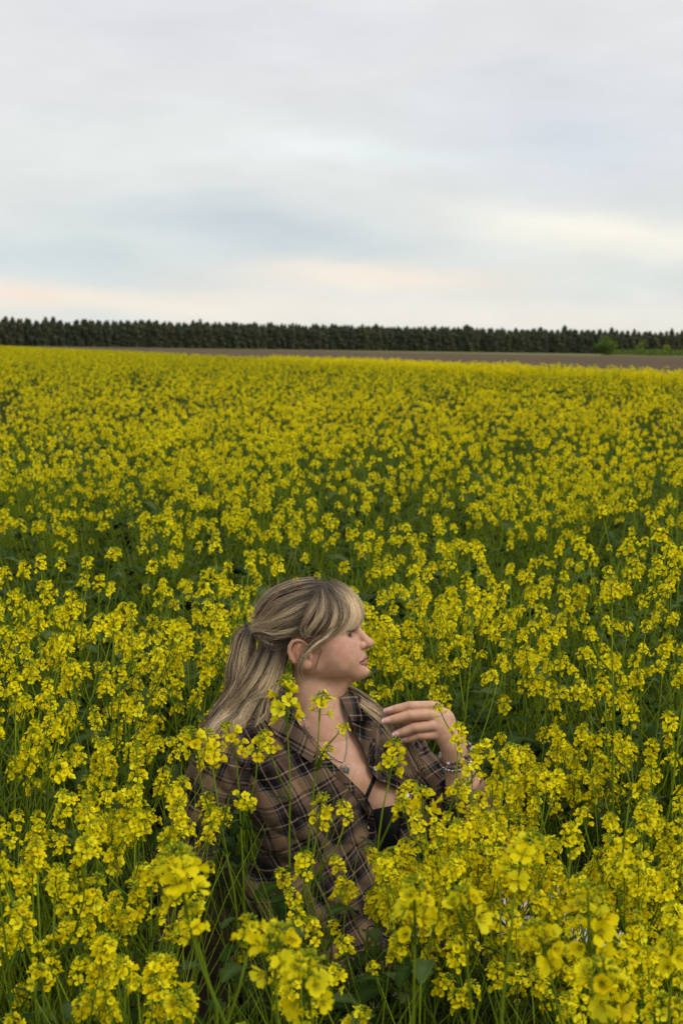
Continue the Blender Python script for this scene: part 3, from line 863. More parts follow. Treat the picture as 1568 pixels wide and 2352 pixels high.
tint_to(0.85 * (1 - sstep(ds, 1.2, 2.3)), (0.11, 0.03, 0.03))  # shade between the lips painted into the skin colour along the slit
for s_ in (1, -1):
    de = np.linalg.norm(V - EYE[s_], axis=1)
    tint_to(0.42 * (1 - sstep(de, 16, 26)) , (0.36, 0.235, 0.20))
    tint_to(0.8 * (1 - sstep(np.abs(de - 14.6), 0.3, 1.0)) * (np.abs(V[:, 2] - EYE[s_][2]) < 8), (0.10, 0.06, 0.05))
for P_, Rr in FING.values():                                  # crease shade at the finger joints painted as dark lines, redder tips
    J = [q3(*p) for p in P_]
    for j_ in (1, 2):
        ax_ = J[j_ + 1] - J[j_ - 1]; ax_ /= np.linalg.norm(ax_); dj = V - J[j_]; s_ = dj @ ax_; near_ = np.linalg.norm(dj, axis=1) < 17
        wob = 0.5 * np.sin(V[:, 2] * 0.9) + 0.4 * np.sin(V[:, 0] * 0.7 + V[:, 2] * 0.5)
        for o_ in ((-3.2, 0.1, 3.0) if j_ == 1 else (-1.2, 1.5)):
            tint_to(0.38 * near_ * np.exp(-((s_ - o_ + wob) / 0.8) ** 2), (0.26, 0.12, 0.075))
        tint_to(0.25 * np.exp(-(dj ** 2).sum(1) / 11 ** 2), (0.42, 0.19, 0.13))
    tint_to(0.3 * np.exp(-((V - J[3]) ** 2).sum(1) / 11 ** 2), (0.47, 0.20, 0.15))
fr = noise3(V, 3.4, 51) ; tint_to(0.28 * sstep(fr, 0.80, 0.9), (0.33, 0.17, 0.10))
tint_to(0.22 * sstep(noise3(V, 26, 61), 0.5, 0.85), (0.45, 0.22, 0.155))
m_skin, t, b, o = mat('skin', rough=0.5, spec=0.35)
ca = t.n('ShaderNodeAttribute', attribute_name='tint')
tcn = t.n('ShaderNodeTexCoord')
nz = t.n('ShaderNodeTexNoise', ins={'Vector': tcn.outputs['Object'], 'Scale': 700.0, 'Detail': 3.0})
nz2 = t.n('ShaderNodeTexNoise', ins={'Vector': tcn.outputs['Object'], 'Scale': 60.0, 'Detail': 4.0})
t.set(b, 'Base Color', t.mix(1.0, ca.outputs['Color'], t.ramp(nz2.outputs[0], [(0.3, (0.90, 0.84, 0.82)), (0.7, (1.08, 1.08, 1.07))]), 'MULTIPLY'))
t.set(b, 'Subsurface Weight', 0.18); t.set(b, 'Subsurface Radius', (0.010, 0.004, 0.002)); t.set(b, 'Subsurface Scale', 0.6)
t.set(b, 'Normal', t.n('ShaderNodeBump', ins={'Height': nz.outputs[0], 'Strength': 0.3, 'Distance': 0.0008}).outputs[0])

person_base = Vector(to_world([q3(745, 2325, 30)])[0]); person_base.z = 0
WB = np.array(person_base)
def pmesh(name, V, Fc, m, C=None, parent=None, base=WB, smooth=True, mi=None):
    me = mesh_np(name, to_world(V) - base, Fc if isinstance(Fc, list) else [Fc], mi, smooth)
    if C is not None: set_col(me, 'tint', C)
    for mm in (m if isinstance(m, (list, tuple)) else [m]): me.materials.append(mm)
    return link(name, me, parent)
person = pmesh('person', V, Q, m_skin, C)
person.location = person_base
tag(person, 'woman in a brown plaid shirt sitting among the yellow flowers, face in profile', 'person')

def uvsphere(nu=16, nv=10):
    V = []; Fc = []
    for i in range(nv + 1):
        for j in range(nu):
            p, a = math.pi * i / nv, 2 * math.pi * j / nu; V.append((math.sin(p) * math.cos(a), math.sin(p) * math.sin(a), math.cos(p)))
    for i in range(nv):
        for j in range(nu): Fc.append((i * nu + j, i * nu + (j + 1) % nu, (i + 1) * nu + (j + 1) % nu, (i + 1) * nu + j))
    return np.array(V), np.array(Fc)
# eyes
m_eye, t, b, o = mat('eye', rough=0.08, spec=0.6); t.set(b, 'Base Color', t.n('ShaderNodeAttribute', attribute_name='tint').outputs['Color'])
SV, SF = uvsphere(40, 28)
for s_ in (1, -1):
    ev = EYE[s_] + SV * 13.2
    gaze = HF * 1.0 + HL * 0.28; gaze = gaze / np.linalg.norm(gaze)
    ang = np.degrees(np.arccos(np.clip(SV @ gaze, -1, 1)))
    ev = ev + gaze * np.clip(1.6 * (1 - (ang / 30) ** 2), 0, None)[:, None]
    Ce = np.tile([0.40, 0.35, 0.33], (len(SV), 1)); Ce[ang < 32] = (0.07, 0.06, 0.045); Ce[(ang < 32) & (ang > 26)] = (0.05, 0.04, 0.03); Ce[ang < 11] = (0.01, 0.01, 0.01)
    pmesh('eye', ev, SF, m_eye, Ce, person)
# lashes: fine curved hairs along the upper lid
m_dark, t, b, o = mat('lash_black', (0.012, 0.009, 0.008), 0.6, 0.2)
for s_ in (1, -1):
    mb = MB()
    for k in range(46):
        a = -0.5 + 1.75 * k / 45.0                              # angle round the eyeball, from the nose side outwards
        d = HF * math.cos(a) + HL * s_ * math.sin(a)
        p0 = EYE[s_] + d * 14.6 + HU * 4.6
        L = 8.5 * (0.75 + 0.35 * math.sin(a + 0.6)) * random.uniform(0.85, 1.1)
        mb.tube([p0, p0 + d * L * 0.55 + HU * L * 0.05, p0 + d * L * 0.9 + HU * L * 0.5], [0.75, 0.5, 0.15], 0, 3)
    q = [EYE[s_] + (HF * math.cos(a) + HL * s_ * math.sin(a)) * 14.9 + HU * 4.8 for a in np.linspace(-0.5, 1.35, 14)]
    mb.tube(q, 1.1, 0, 4)
    for k in range(26):
        a = -0.3 + 1.45 * k / 25.0; d = HF * math.cos(a) + HL * s_ * math.sin(a); p0 = EYE[s_] + d * 14.4 - HU * 4.6
        mb.tube([p0, p0 + d * 2.6 - HU * 1.8], [0.35, 0.1], 0, 3)
    V_, F3, F4, _, _, _ = mb.arrays(); pmesh('eyelashes', V_, [F3, F4], m_dark, None, person)
    mb = MB()                                                   # brow
    for k in range(120):
        t0_ = random.random(); a = -0.12 + 1.15 * t0_
        f_, l_, v_ = 99 - 26 * t0_ ** 1.8, 13 + 42 * t0_, 1437 - 5 * math.sin(t0_ * 2.4) + random.uniform(-2.2, 2.2)
        p0 = H(f_, l_ * s_, v_)
        for _ in range(3):
            dd = body_fn(p0[None])[0]; p0 = p0 - grad(body_fn, p0[None])[0] * (dd - 0.4)
        e = -HF * 0.35 + HL * s_ * 0.9 + HU * random.uniform(-0.1, 0.45)
        mb.tube([p0, p0 + e * 3 + HF * 0.6, p0 + e * 6], [0.45, 0.4, 0.1], 0, 3)
    V_, F3, F4, _, _, _ = mb.arrays()
    pmesh('eyebrow', V_, [F3, F4], m_dark, None, person)
# nails with white tips
m_nail, t, b, o = mat('nail_polish', rough=0.12, spec=0.6); t.set(b, 'Base Color', t.n('ShaderNodeAttribute', attribute_name='tint').outputs['Color'])
SV2, SF2 = uvsphere(28, 18)
for nm, (u_, v_, w_, L, Wd, ang) in {'index': (892, 1631.5, -95, 11.5, 5.4, 14), 'middle': (889, 1656, -109, 12.5, 6.2, 12), 'ring': (911, 1687, -106.5, 10.5, 5.8, 12), 'little': (928, 1698.5, -98.2, 7.6, 4.6, 14)}.items():
    a = rad(ang); X_ = np.array([-math.cos(a), 0, -math.sin(a)]); Z_ = np.array([-math.sin(a), 0, math.cos(a)]); Y_ = np.array([0, -1, 0])
    p = SV2.copy(); x_, y_, z_ = p[:, 0], p[:, 1], p[:, 2]
    sq = lambda q: np.sign(q) * np.abs(q) ** 0.75
    loc = sq(x_)[:, None] * X_ * L + sq(z_)[:, None] * Z_ * Wd + y_[:, None] * Y_ * 1.0
    loc = loc + Y_ * (-(sq(z_) ** 2) * 2.4 - np.clip(sq(x_), 0, 1) ** 2 * 1.6)[:, None]
    Cn = np.where((sq(x_) > 0.72 - 0.12 * sq(z_) ** 2)[:, None], [0.80, 0.78, 0.76], [0.60, 0.33, 0.31])
    pmesh('fingernail', q3(u_, v_, w_) + loc, SF2, m_nail, Cn, person)
# ================================================================ hair
HAIRV = [
    hell(-9, 0, 1413, 114, 88, 72, k=0),
    cone(q3(650, 1440, 0), q3(600, 1446, 0), 62, 20, k=24),
    cone(q3(632, 1478, -18), q3(606, 1570, -20), 38, 40, k=26), cone(q3(632, 1478, 18), q3(606, 1570, 15), 38, 40, k=26),
    cone(q3(600, 1575, -18), q3(520, 1642, -12), 38, 24, k=20), cone(q3(520, 1642, -12), q3(462, 1692, -8), 24, 9, k=16),
    cone(q3(586, 1441, 0), q3(563, 1462, -1), 10, 17, k=8), cone(q3(563, 1462, -1), q3(553, 1535, -2), 17, 22, k=10), cone(q3(553, 1535, -2), q3(545, 1605, -4), 22, 20, k=16),
]
def hflv(P):
    """front, side and frame height of points in the head's frame"""
    d = P - H(0, 0, 1500)
    return d @ HF, d @ HL, 1500 - d @ HU
def poly_sd(x_, y_, poly):
    """signed distance to a polygon, negative inside"""
    poly = np.array(poly, float); d = np.full(len(x_), 1e9); ins = np.zeros(len(x_), bool)
    for (ax_, ay), (bx, by) in zip(poly, np.roll(poly, -1, 0)):
        ex, ey = bx - ax_, by - ay
        t_ = np.clip(((x_ - ax_) * ex + (y_ - ay) * ey) / (ex * ex + ey * ey), 0, 1)
        d = np.minimum(d, np.hypot(x_ - ax_ - t_ * ex, y_ - ay - t_ * ey))
        c1 = (ay > y_) != (by > y_)
        with np.errstate(divide='ignore', invalid='ignore'):
            ins ^= c1 & (x_ < (bx - ax_) * (y_ - ay) / (by - ay if by != ay else 1e-9) + ax_)
    return np.where(ins, -d, d)
FACECUT = [(260, 1395), (118, 1424), (100, 1440), (74, 1456), (34, 1474), (-12, 1478), (-38, 1466), (-52, 1478), (-56, 1510), (-52, 1560), (-52, 1720), (260, 1720)]
def hair_post(P, d):
    f, l, v = hflv(P)
    return np.maximum(d, -poly_sd(f, v, FACECUT))
V, Q = surface_nets(HAIRV, q3(430, 1720, -130), q3(850, 1300, 130), 3.0, post=lambda P, d: hair_post(P, d + 4.0))
hb = (V, Q)
hair_fn = lambda P: evalp(HAIRV, P)

def resample(G, n):
    G = np.array(G, float); s = np.concatenate([[0], np.cumsum(np.linalg.norm(np.diff(G, axis=0), axis=1))]); s /= s[-1]
    # Catmull-Rom through the points, then even spacing
    Pp = np.concatenate([[2 * G[0] - G[1]], G, [2 * G[-1] - G[-2]]]); out = []
    for i in range(len(G) - 1):
        p0, p1, p2, p3 = Pp[i:i + 4]
        for t_ in np.linspace(0, 1, 10, endpoint=False):
            out.append(0.5 * ((2 * p1) + (-p0 + p2) * t_ + (2 * p0 - 5 * p1 + 4 * p2 - p3) * t_ ** 2 + (-p0 + 3 * p1 - 3 * p2 + p3) * t_ ** 3))
    out.append(G[-1]); out = np.array(out)
    s = np.concatenate([[0], np.cumsum(np.linalg.norm(np.diff(out, axis=0), axis=1))]); s /= s[-1]
    return np.stack([np.interp(np.linspace(0, 1, n), s, out[:, i]) for i in range(3)], 1)

ROOT, MID, LIGHT, DARK = np.array([0.050, 0.037, 0.032]), np.array([0.255, 0.165, 0.09]), np.array([1.0, 0.78, 0.50]), np.array([0.045, 0.028, 0.019])
SV_, SC_, SN_ = [], [], []
def strands(guides, n, npts=16, fn=hair_fn, off=(0.5, 5.5), locks=26, clump=0.42, wave=1.6, fly=0.02, rootdark=0.45, light=0.5, r=0.32, mirror=False, spread=1.0, tipfly=0.0, minoff_only=False, taper=0.35, start=0.16, end=0.06):
    G = np.array([resample([q3(*p) for p in g_], npts) for g_ in guides]); k = len(G)
    lk = rng.integers(0, locks, n); ls = (np.arange(locks) + rng.uniform(-0.4, 0.4, locks) + 0.5) / locks
    s = np.clip(ls[lk] + rng.normal(0, 0.75 / locks, n), 0, 1); 
    def interp(s_):
        x_ = np.clip(s_, 0, 1) * (k - 1); i = np.clip(np.floor(x_).astype(int), 0, k - 2); f_ = (x_ - i)[:, None, None]
        f_ = f_ * f_ * (3 - 2 * f_) * 0.35 + f_ * 0.65
        return G[i] * (1 - f_) + G[i + 1] * f_
    P = interp(s); L_ = interp(ls)[lk]
    t_ = np.linspace(0, 1, npts)[None, :, None]
    P = P * (1 - clump * np.sin(t_ * 2.6)) + L_ * clump * np.sin(t_ * 2.6)
    a0 = rng.uniform(0, start, n) ; a1 = 1 - rng.uniform(0, end, n)       # uneven starts and ends
    xs = (a0[:, None] + (a1 - a0)[:, None] * np.linspace(0, 1, npts)) * (npts - 1); xi = np.clip(np.floor(xs).astype(int), 0, npts - 2); xf = (xs - xi)[..., None]
    ar = np.arange(n)[:, None]; P = P[ar, xi] * (1 - xf) + P[ar, xi + 1] * xf
    lp = rng.uniform(0, 6.28, (locks, 2))[lk]; fr = rng.uniform(1.0, 2.4, locks)[lk]
    wv = np.stack([np.sin(lp[:, :1] + fr[:, None] * 5 * t_[0, :, 0]), np.cos(lp[:, 1:] + fr[:, None] * 4 * t_[0, :, 0]), np.sin(lp[:, 1:] + fr[:, None] * 4.4 * t_[0, :, 0])], -1)
    P = P + wv * wave * np.sin(t_ * 3.1) * spread
    P = P + rng.normal(0, 1.7 * spread, (n, 1, 3)) + np.cumsum(rng.normal(0, 0.26, (n, npts, 3)), 1)
    o_ = rng.uniform(off[0], off[1], (n, 1)) + 1.5 * np.sin(lp[:, :1] * 3)
    if fly:
        fl = rng.random(n) < fly
        o_[fl] += rng.uniform(3, 11, (fl.sum(), 1)); P[fl] += np.cumsum(rng.normal(0, 1.0, (fl.sum(), npts, 3)), 1)
    if tipfly: P = P + rng.normal(0, tipfly, (n, 1, 3)) * t_ ** 2
    if mirror:
        f, l, v = hflv(P.reshape(-1, 3)); P = (P.reshape(-1, 3) - 2 * l[:, None] * HL).reshape(P.shape)
    if fn is not None:
        X_ = P.reshape(-1, 3); O_ = np.repeat(o_, npts, 1).ravel()
        for it in range(3):
            d = fn(X_) - O_
            if minoff_only: d = np.minimum(d, 0)
            X_ = X_ - grad(fn, X_) * (d * 0.9)[:, None]
        P = X_.reshape(n, npts, 3)
        P[:, 1:-1] = P[:, 1:-1] * 0.5 + (P[:, :-2] + P[:, 2:]) * 0.25
    # colour along the strand
    sd_ = rng.uniform(0, 90); tq = np.repeat(np.linspace(0, 1, npts)[None], n, 0)      # streaks of light and dark, drifting along the length
    lb = vnoise(s[:, None] * 15 + sd_, tq * 1.6 + sd_, 3) * 0.65 + vnoise(s[:, None] * 42 + sd_, tq * 1.2, 4) * 0.35
    lb = np.clip((lb - 0.5) * 2.7 + light + rng.normal(0, 0.13, (n, 1)), 0, 1)[:, :, None]
    base_c = DARK * (1 - lb) ** 2 + 2 * MID * lb * (1 - lb) + LIGHT * lb ** 2
    tt = a0[:, None, None] + (a1 - a0)[:, None, None] * t_
    rr = np.clip(1.3 * (1 - tt / max(rootdark * 1.35, 1e-3)), 0, 1) if rootdark > 0 else tt * 0 if rootdark > 0 else t_ * 0
    Cc = base_c * (1 - rr) + ROOT * rr * 1.2 + base_c * rr * 0.12
    # tubes of three sides
    tg = np.gradient(P, axis=1); tg /= np.linalg.norm(tg, axis=2, keepdims=True) + 1e-9
    a_ = np.cross(tg, rng.normal(size=(n, 1, 3))); a_ /= np.linalg.norm(a_, axis=2, keepdims=True) + 1e-9; b_ = np.cross(tg, a_)
    R_s = r * rng.uniform(0.7, 1.25, (n, 1, 1)) * (1 - (1 - taper) * t_ ** 3)
    ring = np.stack([P + R_s * (a_ * math.cos(q_) + b_ * math.sin(q_)) for q_ in (0, 2.094, 4.189)], 2)
    SV_.append(ring.reshape(-1, 3)); SC_.append(np.repeat(Cc[:, :, None], 3, 2).reshape(-1, 3)); SN_.append((n, npts))

top = [
    [(748, 1332, 0), (700, 1323, 0), (650, 1334, 0), (612, 1366, 0), (596, 1408, 0), (590, 1436, 0)],
    [(748, 1336, -35), (705, 1332, -50), (655, 1350, -55), (615, 1384, -44), (596, 1420, -22), (591, 1440, -6)],
    [(742, 1350, -62), (705, 1354, -75), (660, 1374, -74), (622, 1404, -55), (600, 1432, -26), (591, 1442, -8)],
    [(730, 1374, -80), (697, 1385, -86), (660, 1404, -82), (624, 1428, -56), (602, 1442, -26), (591, 1444, -8)],
    [(712, 1402, -88), (684, 1416, -90), (652, 1430, -80), (622, 1444, -52), (603, 1448, -24), (591, 1446, -7)],
    [(700, 1430, -90), (674, 1442, -90), (645, 1450, -76), (620, 1455, -48), (604, 1453, -22), (592, 1448, -5)],
    [(690, 1458, -88), (664, 1464, -86), (640, 1464, -70), (618, 1460, -44), (604, 1456, -20), (592, 1449, -4)],
]
for mi_ in (False, True):
    strands(top, 5200 if not mi_ else 1000, locks=64, light=0.45, rootdark=0.5, wave=2.4, off=(0, 6), fly=0.04, mirror=mi_)
bangs = [
    [(752, 1331, 0), (792, 1341, -5), (819, 1364, -8), (830, 1392, -12), (826, 1420, -22), (820, 1434, -30)],
    [(750, 1334, -18), (788, 1348, -28), (813, 1374, -36), (820, 1404, -44), (811, 1434, -52), (793, 1452, -60)],
    [(747, 1338, -32), (779, 1358, -50), (799, 1388, -62), (800, 1420, -70), (782, 1450, -76), (757, 1470, -80)],
    [(744, 1342, -42), (768, 1368, -64), (780, 1400, -76), (775, 1434, -82), (752, 1464, -86), (722, 1480, -88)],
    [(740, 1346, -52), (755, 1376, -74), (757, 1412, -84), (745, 1446, -90), (722, 1472, -92), (694, 1484, -94)],
    [(736, 1350, -58), (736, 1386, -80), (726, 1418, -88), (708, 1444, -93), (700, 1468, -95), (690, 1490, -95)],
]
strands(bangs, 6000, locks=66, light=0.62, rootdark=0.36, wave=1.5, off=(1, 7), fly=0.02)
strands(bangs[:4], 500, locks=30, light=0.55, rootdark=0.36, wave=1.5, off=(1, 7), fly=0.0, mirror=True)
curl = [
    [(730, 1354, -62), (712, 1392, -86), (694, 1418, -94), (683, 1444, -98), (686, 1468, -98), (704, 1480, -96), (732, 1474, -92)],
    [(736, 1356, -60), (724, 1394, -84), (708, 1420, -92), (697, 1444, -97), (700, 1464, -98), (716, 1474, -96), (742, 1468, -90)],
]
strands(curl, 360, npts=20, locks=9, light=0.66, rootdark=0.28, wave=1.0, off=(2, 8), clump=0.5)
# lock hanging in front of the ear, and one thin dark wisp
lockf = [
    [(764, 1430, -82), (738, 1458, -90), (714, 1478, -95), (700, 1492, -98), (692, 1506, -98), (685, 1530, -94), (688, 1552, -82), (700, 1566, -70)],
    [(790, 1434, -76), (762, 1460, -86), (734, 1478, -94), (712, 1496, -98), (694, 1524, -96), (692, 1548, -84), (702, 1562, -72)],
]
strands(lockf, 150, start=0.3, end=0.3, fn=lambda P: np.minimum(body_fn(P), hair_fn(P)), locks=7, light=0.52, rootdark=0.0, wave=1.0, off=(1.5, 5), clump=0.75, minoff_only=True)
wisp = [[(738, 1474, -84), (737, 1492, -82), (730, 1515, -78), (722, 1540, -70)], [(740, 1474, -84), (738, 1492, -82), (731, 1516, -78), (722, 1542, -70)]]
strands(wisp, 9, fn=body_fn, locks=1, light=0.12, rootdark=0, wave=0.3, r=0.35, off=(0.5, 1.2), clump=0.9, minoff_only=True)
under = [    # darker hair pulled from behind the ear to the tie
    [(664, 1470, -84), (645, 1478, -72), (624, 1474, -56), (606, 1462, -30), (594, 1452, -6)],
    [(662, 1494, -78), (642, 1500, -66), (622, 1492, -50), (606, 1472, -28), (596, 1454, -4)],
]
strands(under, 500, start=0.4, locks=14, light=0.18, rootdark=0.3, wave=1.4)
# loose fine flyaways over the crown
strands(top[:5], 150, locks=70, light=0.55, rootdark=0.2, wave=4.0, off=(6, 16), fly=0.6, r=0.24)
strands(bangs, 90, locks=60, light=0.6, rootdark=0.3, wave=3.0, off=(6, 14), fly=0.5, r=0.24)
strands(top[3:], 120, locks=60, light=0.5, rootdark=0.2, wave=4.0, off=(6, 14), fly=0.8, r=0.24)
# ================================================================ clothes
SLEEVE_N = [cone(SHN, ELN, 68, 60, k=36), cone(ELN, WRN, 58, 46, k=20)]
CUFF = q3(1058, 1806, -46)
SLEEVE_F = [cone(SHF, ELF + np.array([8, 10, 0]), 56, 60, k=30), cone(ELF + np.array([8, 10, 0]), CUFF, 60, 53, k=20)]
fa = (WRF - ELF) / np.linalg.norm(WRF - ELF); na = (WRN - ELN) / np.linalg.norm(WRN - ELN)
def folds(P):
    x_, y_, z_ = P[:, 0], P[:, 1], P[:, 2]
    n_ = noise3(P, 90, 7) * 6.28; m_ = noise3(P, 45, 9) * 6.28
    a = (1 - np.abs(np.sin((x_ * 0.03 + z_ * 0.042) + n_ * 0.8))) ** 1.5 * 6.5 - 2.5                 # soft diagonal folds
    b_ = (1 - np.abs(np.sin((x_ * 0.05 - z_ * 0.03) + m_ * 0.7))) ** 2 * 3.5 - 1
    c_ = np.sin(z_ * 0.16 + x_ * 0.03 + m_) * 1.0 * sstep(-z_, 650, 800)
    sh = np.exp(-(((P - SHN) / 80) ** 2).sum(1)); s2 = np.exp(-(((P - SHF) / 70) ** 2).sum(1))
    e_ = np.sin((x_ * 0.5 + z_ * 0.25) * 0.42 + n_) * 3.0 * np.maximum(sh, s2)
    return a + b_ + c_ + e_
SHIRT = torso(9) + [cone(q3(732, 2245, -35), q3(930, 2212, -90), 86, 84, k=40)] + SLEEVE_N + SLEEVE_F
def shirt_solid(P, pr=SHIRT):
    return evalp(pr, P) - 1.0 + folds(P) * 0.9
OPEN = [(640, 1560), (655, 1600), (668, 1640), (700, 1683), (727, 1716), (760, 1749), (791, 1779), (815, 1803), (838, 1826), (850, 1846), (858, 1867), (865, 1920), (862, 1990), (868, 2060),
        (922, 2060), (926, 1990), (914, 1940), (924, 1862), (923, 1838), (908, 1812), (886, 1801), (868, 1792), (852, 1772), (841, 1738), (833, 1712), (818, 1690), (803, 1650), (788, 1608), (790, 1560)]
def proj(P):
    k = 1 + P[:, 1] / F
    return P[:, 0] / k + 784, 1176 - P[:, 2] / k
def shirt_post(P, d0):
    d = d0 - 1.0 + folds(P) * 0.9
    th = 2.6
    d = np.abs(d + th) - th
    u_, v_ = proj(P)
    front = P[:, 1] - (30 + (P[:, 0] + 30) * 0.25)                         # only the front half of the shirt is open
    hole = np.maximum(poly_sd(u_, v_, OPEN), front)
    d = np.maximum(d, -hole)
    cf = np.maximum((np.linalg.norm((P - CUFF) - ((P - CUFF) @ fa)[:, None] * fa, axis=1) - 78), -((P - CUFF) @ fa + 2)); cf = np.maximum(cf, (P - CUFF) @ fa - 75)
    d = np.maximum(d, -cf)
    wn = WRN - na * 12
    cn = np.maximum(np.linalg.norm((P - wn) - ((P - wn) @ na)[:, None] * na, axis=1) - 80, -((P - wn) @ na)); cn = np.maximum(cn, (P - wn) @ na - 80)
    d = np.maximum(d, -cn)
    hem = -(P[:, 2] + 1090)
    return np.maximum(d, hem)
V, Q = surface_nets(SHIRT, np.array([-560., -270., -1110.]), np.array([430., 200., -400.]), 5.0, post=shirt_post, fine=((-380, 400, 2.1), (-190, 100, 2.3), (-860, -400, 2.1)))

# plaid coordinates: one set for the body of the shirt, one along each sleeve
def plaid_uv(P):
    dt = evalp(torso(9), P); dn = evalp(SLEEVE_N, P); df = evalp(SLEEVE_F, P)
    wv = noise3(P, 110, 21) * 22 - 11
    side = sstep(P[:, 0], 72, 92)                                         # the two fronts hang at different angles
    ang = np.radians(24 + 12 * side)
    U1 = P[:, 0] * np.cos(ang) + P[:, 2] * np.sin(ang) + wv + P[:, 1] * 0.35
    W1 = -P[:, 0] * np.sin(ang) + P[:, 2] * np.cos(ang) + wv * 0.7 - P[:, 1] * 0.25
    def along(a, b_):
        ax_ = (b_ - a) / np.linalg.norm(b_ - a); s_ = (P - a) @ ax_
        r1 = np.cross(ax_, [0, 1, 0]); r1 /= np.linalg.norm(r1); r2 = np.cross(ax_, r1)
        return np.arctan2((P - a) @ r1, -(P - a) @ r2) * 62, s_ + wv * 0.5
    an, sn = along(SHN, ELN); af, sf = along(SHF, ELF)
    U_uv = np.stack([U1, W1], 1)
    k = (dn + 4 < dt) ; U_uv[k] = np.stack([an, sn], 1)[k]
    k = (df + 4 < dt) & (df < dn); U_uv[k] = np.stack([af, sf], 1)[k]
    return U_uv
m_shirt, t, b, o = mat('plaid_flannel', rough=0.95, spec=0.05)
ua = t.n('ShaderNodeAttribute', attribute_name='cloth'); sp = t.n('ShaderNodeSeparateXYZ', ins={0: ua.outputs['Vector']})
TAN, MIDB, DRK, NVY, CRM, BLU = (0.27, 0.18, 0.115), (0.060, 0.036, 0.027), (0.011, 0.006, 0.006), (0.007, 0.008, 0.012), (0.40, 0.31, 0.23), (0.13, 0.14, 0.16)
STOPS = [(0.0, TAN), (0.25, NVY), (0.28, BLU), (0.31, NVY), (0.335, DRK), (0.46, CRM), (0.49, DRK), (0.61, NVY), (0.64, MIDB), (0.74, BLU), (0.765, MIDB), (0.84, CRM), (0.87, MIDB), (0.91, NVY), (0.94, TAN)]
def band(sock, per, sh):
    w_ = t.n('ShaderNodeTexNoise', ins={'Vector': ua.outputs['Vector'], 'Scale': 0.5, 'Detail': 2.0})
    x_ = t.m('ADD', sock, t.m('MULTIPLY', t.m('SUBTRACT', w_.outputs[0], 0.5), 1.6))
    return t.ramp(t.m('FRACT', t.m('ADD', t.m('DIVIDE', x_, per), sh)), STOPS, 'CONSTANT')
ca_ = band(sp.outputs[0], 90.0, 0.2); cb_ = band(sp.outputs[1], 90.0, 0.55)
cc = t.mix(0.5, ca_, cb_)
cc = t.mix(0.4, cc, t.mix(1.0, ca_, cb_, 'MULTIPLY'))
nz = t.n('ShaderNodeTexNoise', ins={'Vector': ua.outputs['Vector'], 'Scale': 0.9, 'Detail': 4.0, 'Roughness': 0.8})
cc = t.mix(1.0, cc, t.ramp(nz.outputs[0], [(0.25, (0.72, 0.70, 0.68)), (0.75, (1.25, 1.24, 1.22))]), 'MULTIPLY')
t.set(b, 'Base Color', cc); t.set(b, 'Sheen Weight', 0.06); t.set(b, 'Sheen Roughness', 0.6)
t.set(b, 'Normal', t.n('ShaderNodeBump', ins={'Height': nz.outputs[0], 'Strength': 0.25, 'Distance': 0.0012}).outputs[0])
def set_cloth(me, P, rot=None, shift=(0, 0)):
    uv = plaid_uv(P)
    if rot is not None:
        c_, s_ = math.cos(rot), math.sin(rot); uv = np.stack([uv[:, 0] * c_ - uv[:, 1] * s_, uv[:, 0] * s_ + uv[:, 1] * c_], 1)
    uv = uv + np.array(shift)
    a = me.attributes.new('cloth', 'FLOAT_VECTOR', 'POINT')
    a.data.foreach_set('vector', np.concatenate([uv, np.zeros((len(uv), 1))], 1).astype(np.float32).ravel())
shirt = pmesh('shirt', V, Q, m_shirt, None, person); set_cloth(shirt.data, V)
shirt['label'] = 'brown plaid flannel shirt worn open at the neck'

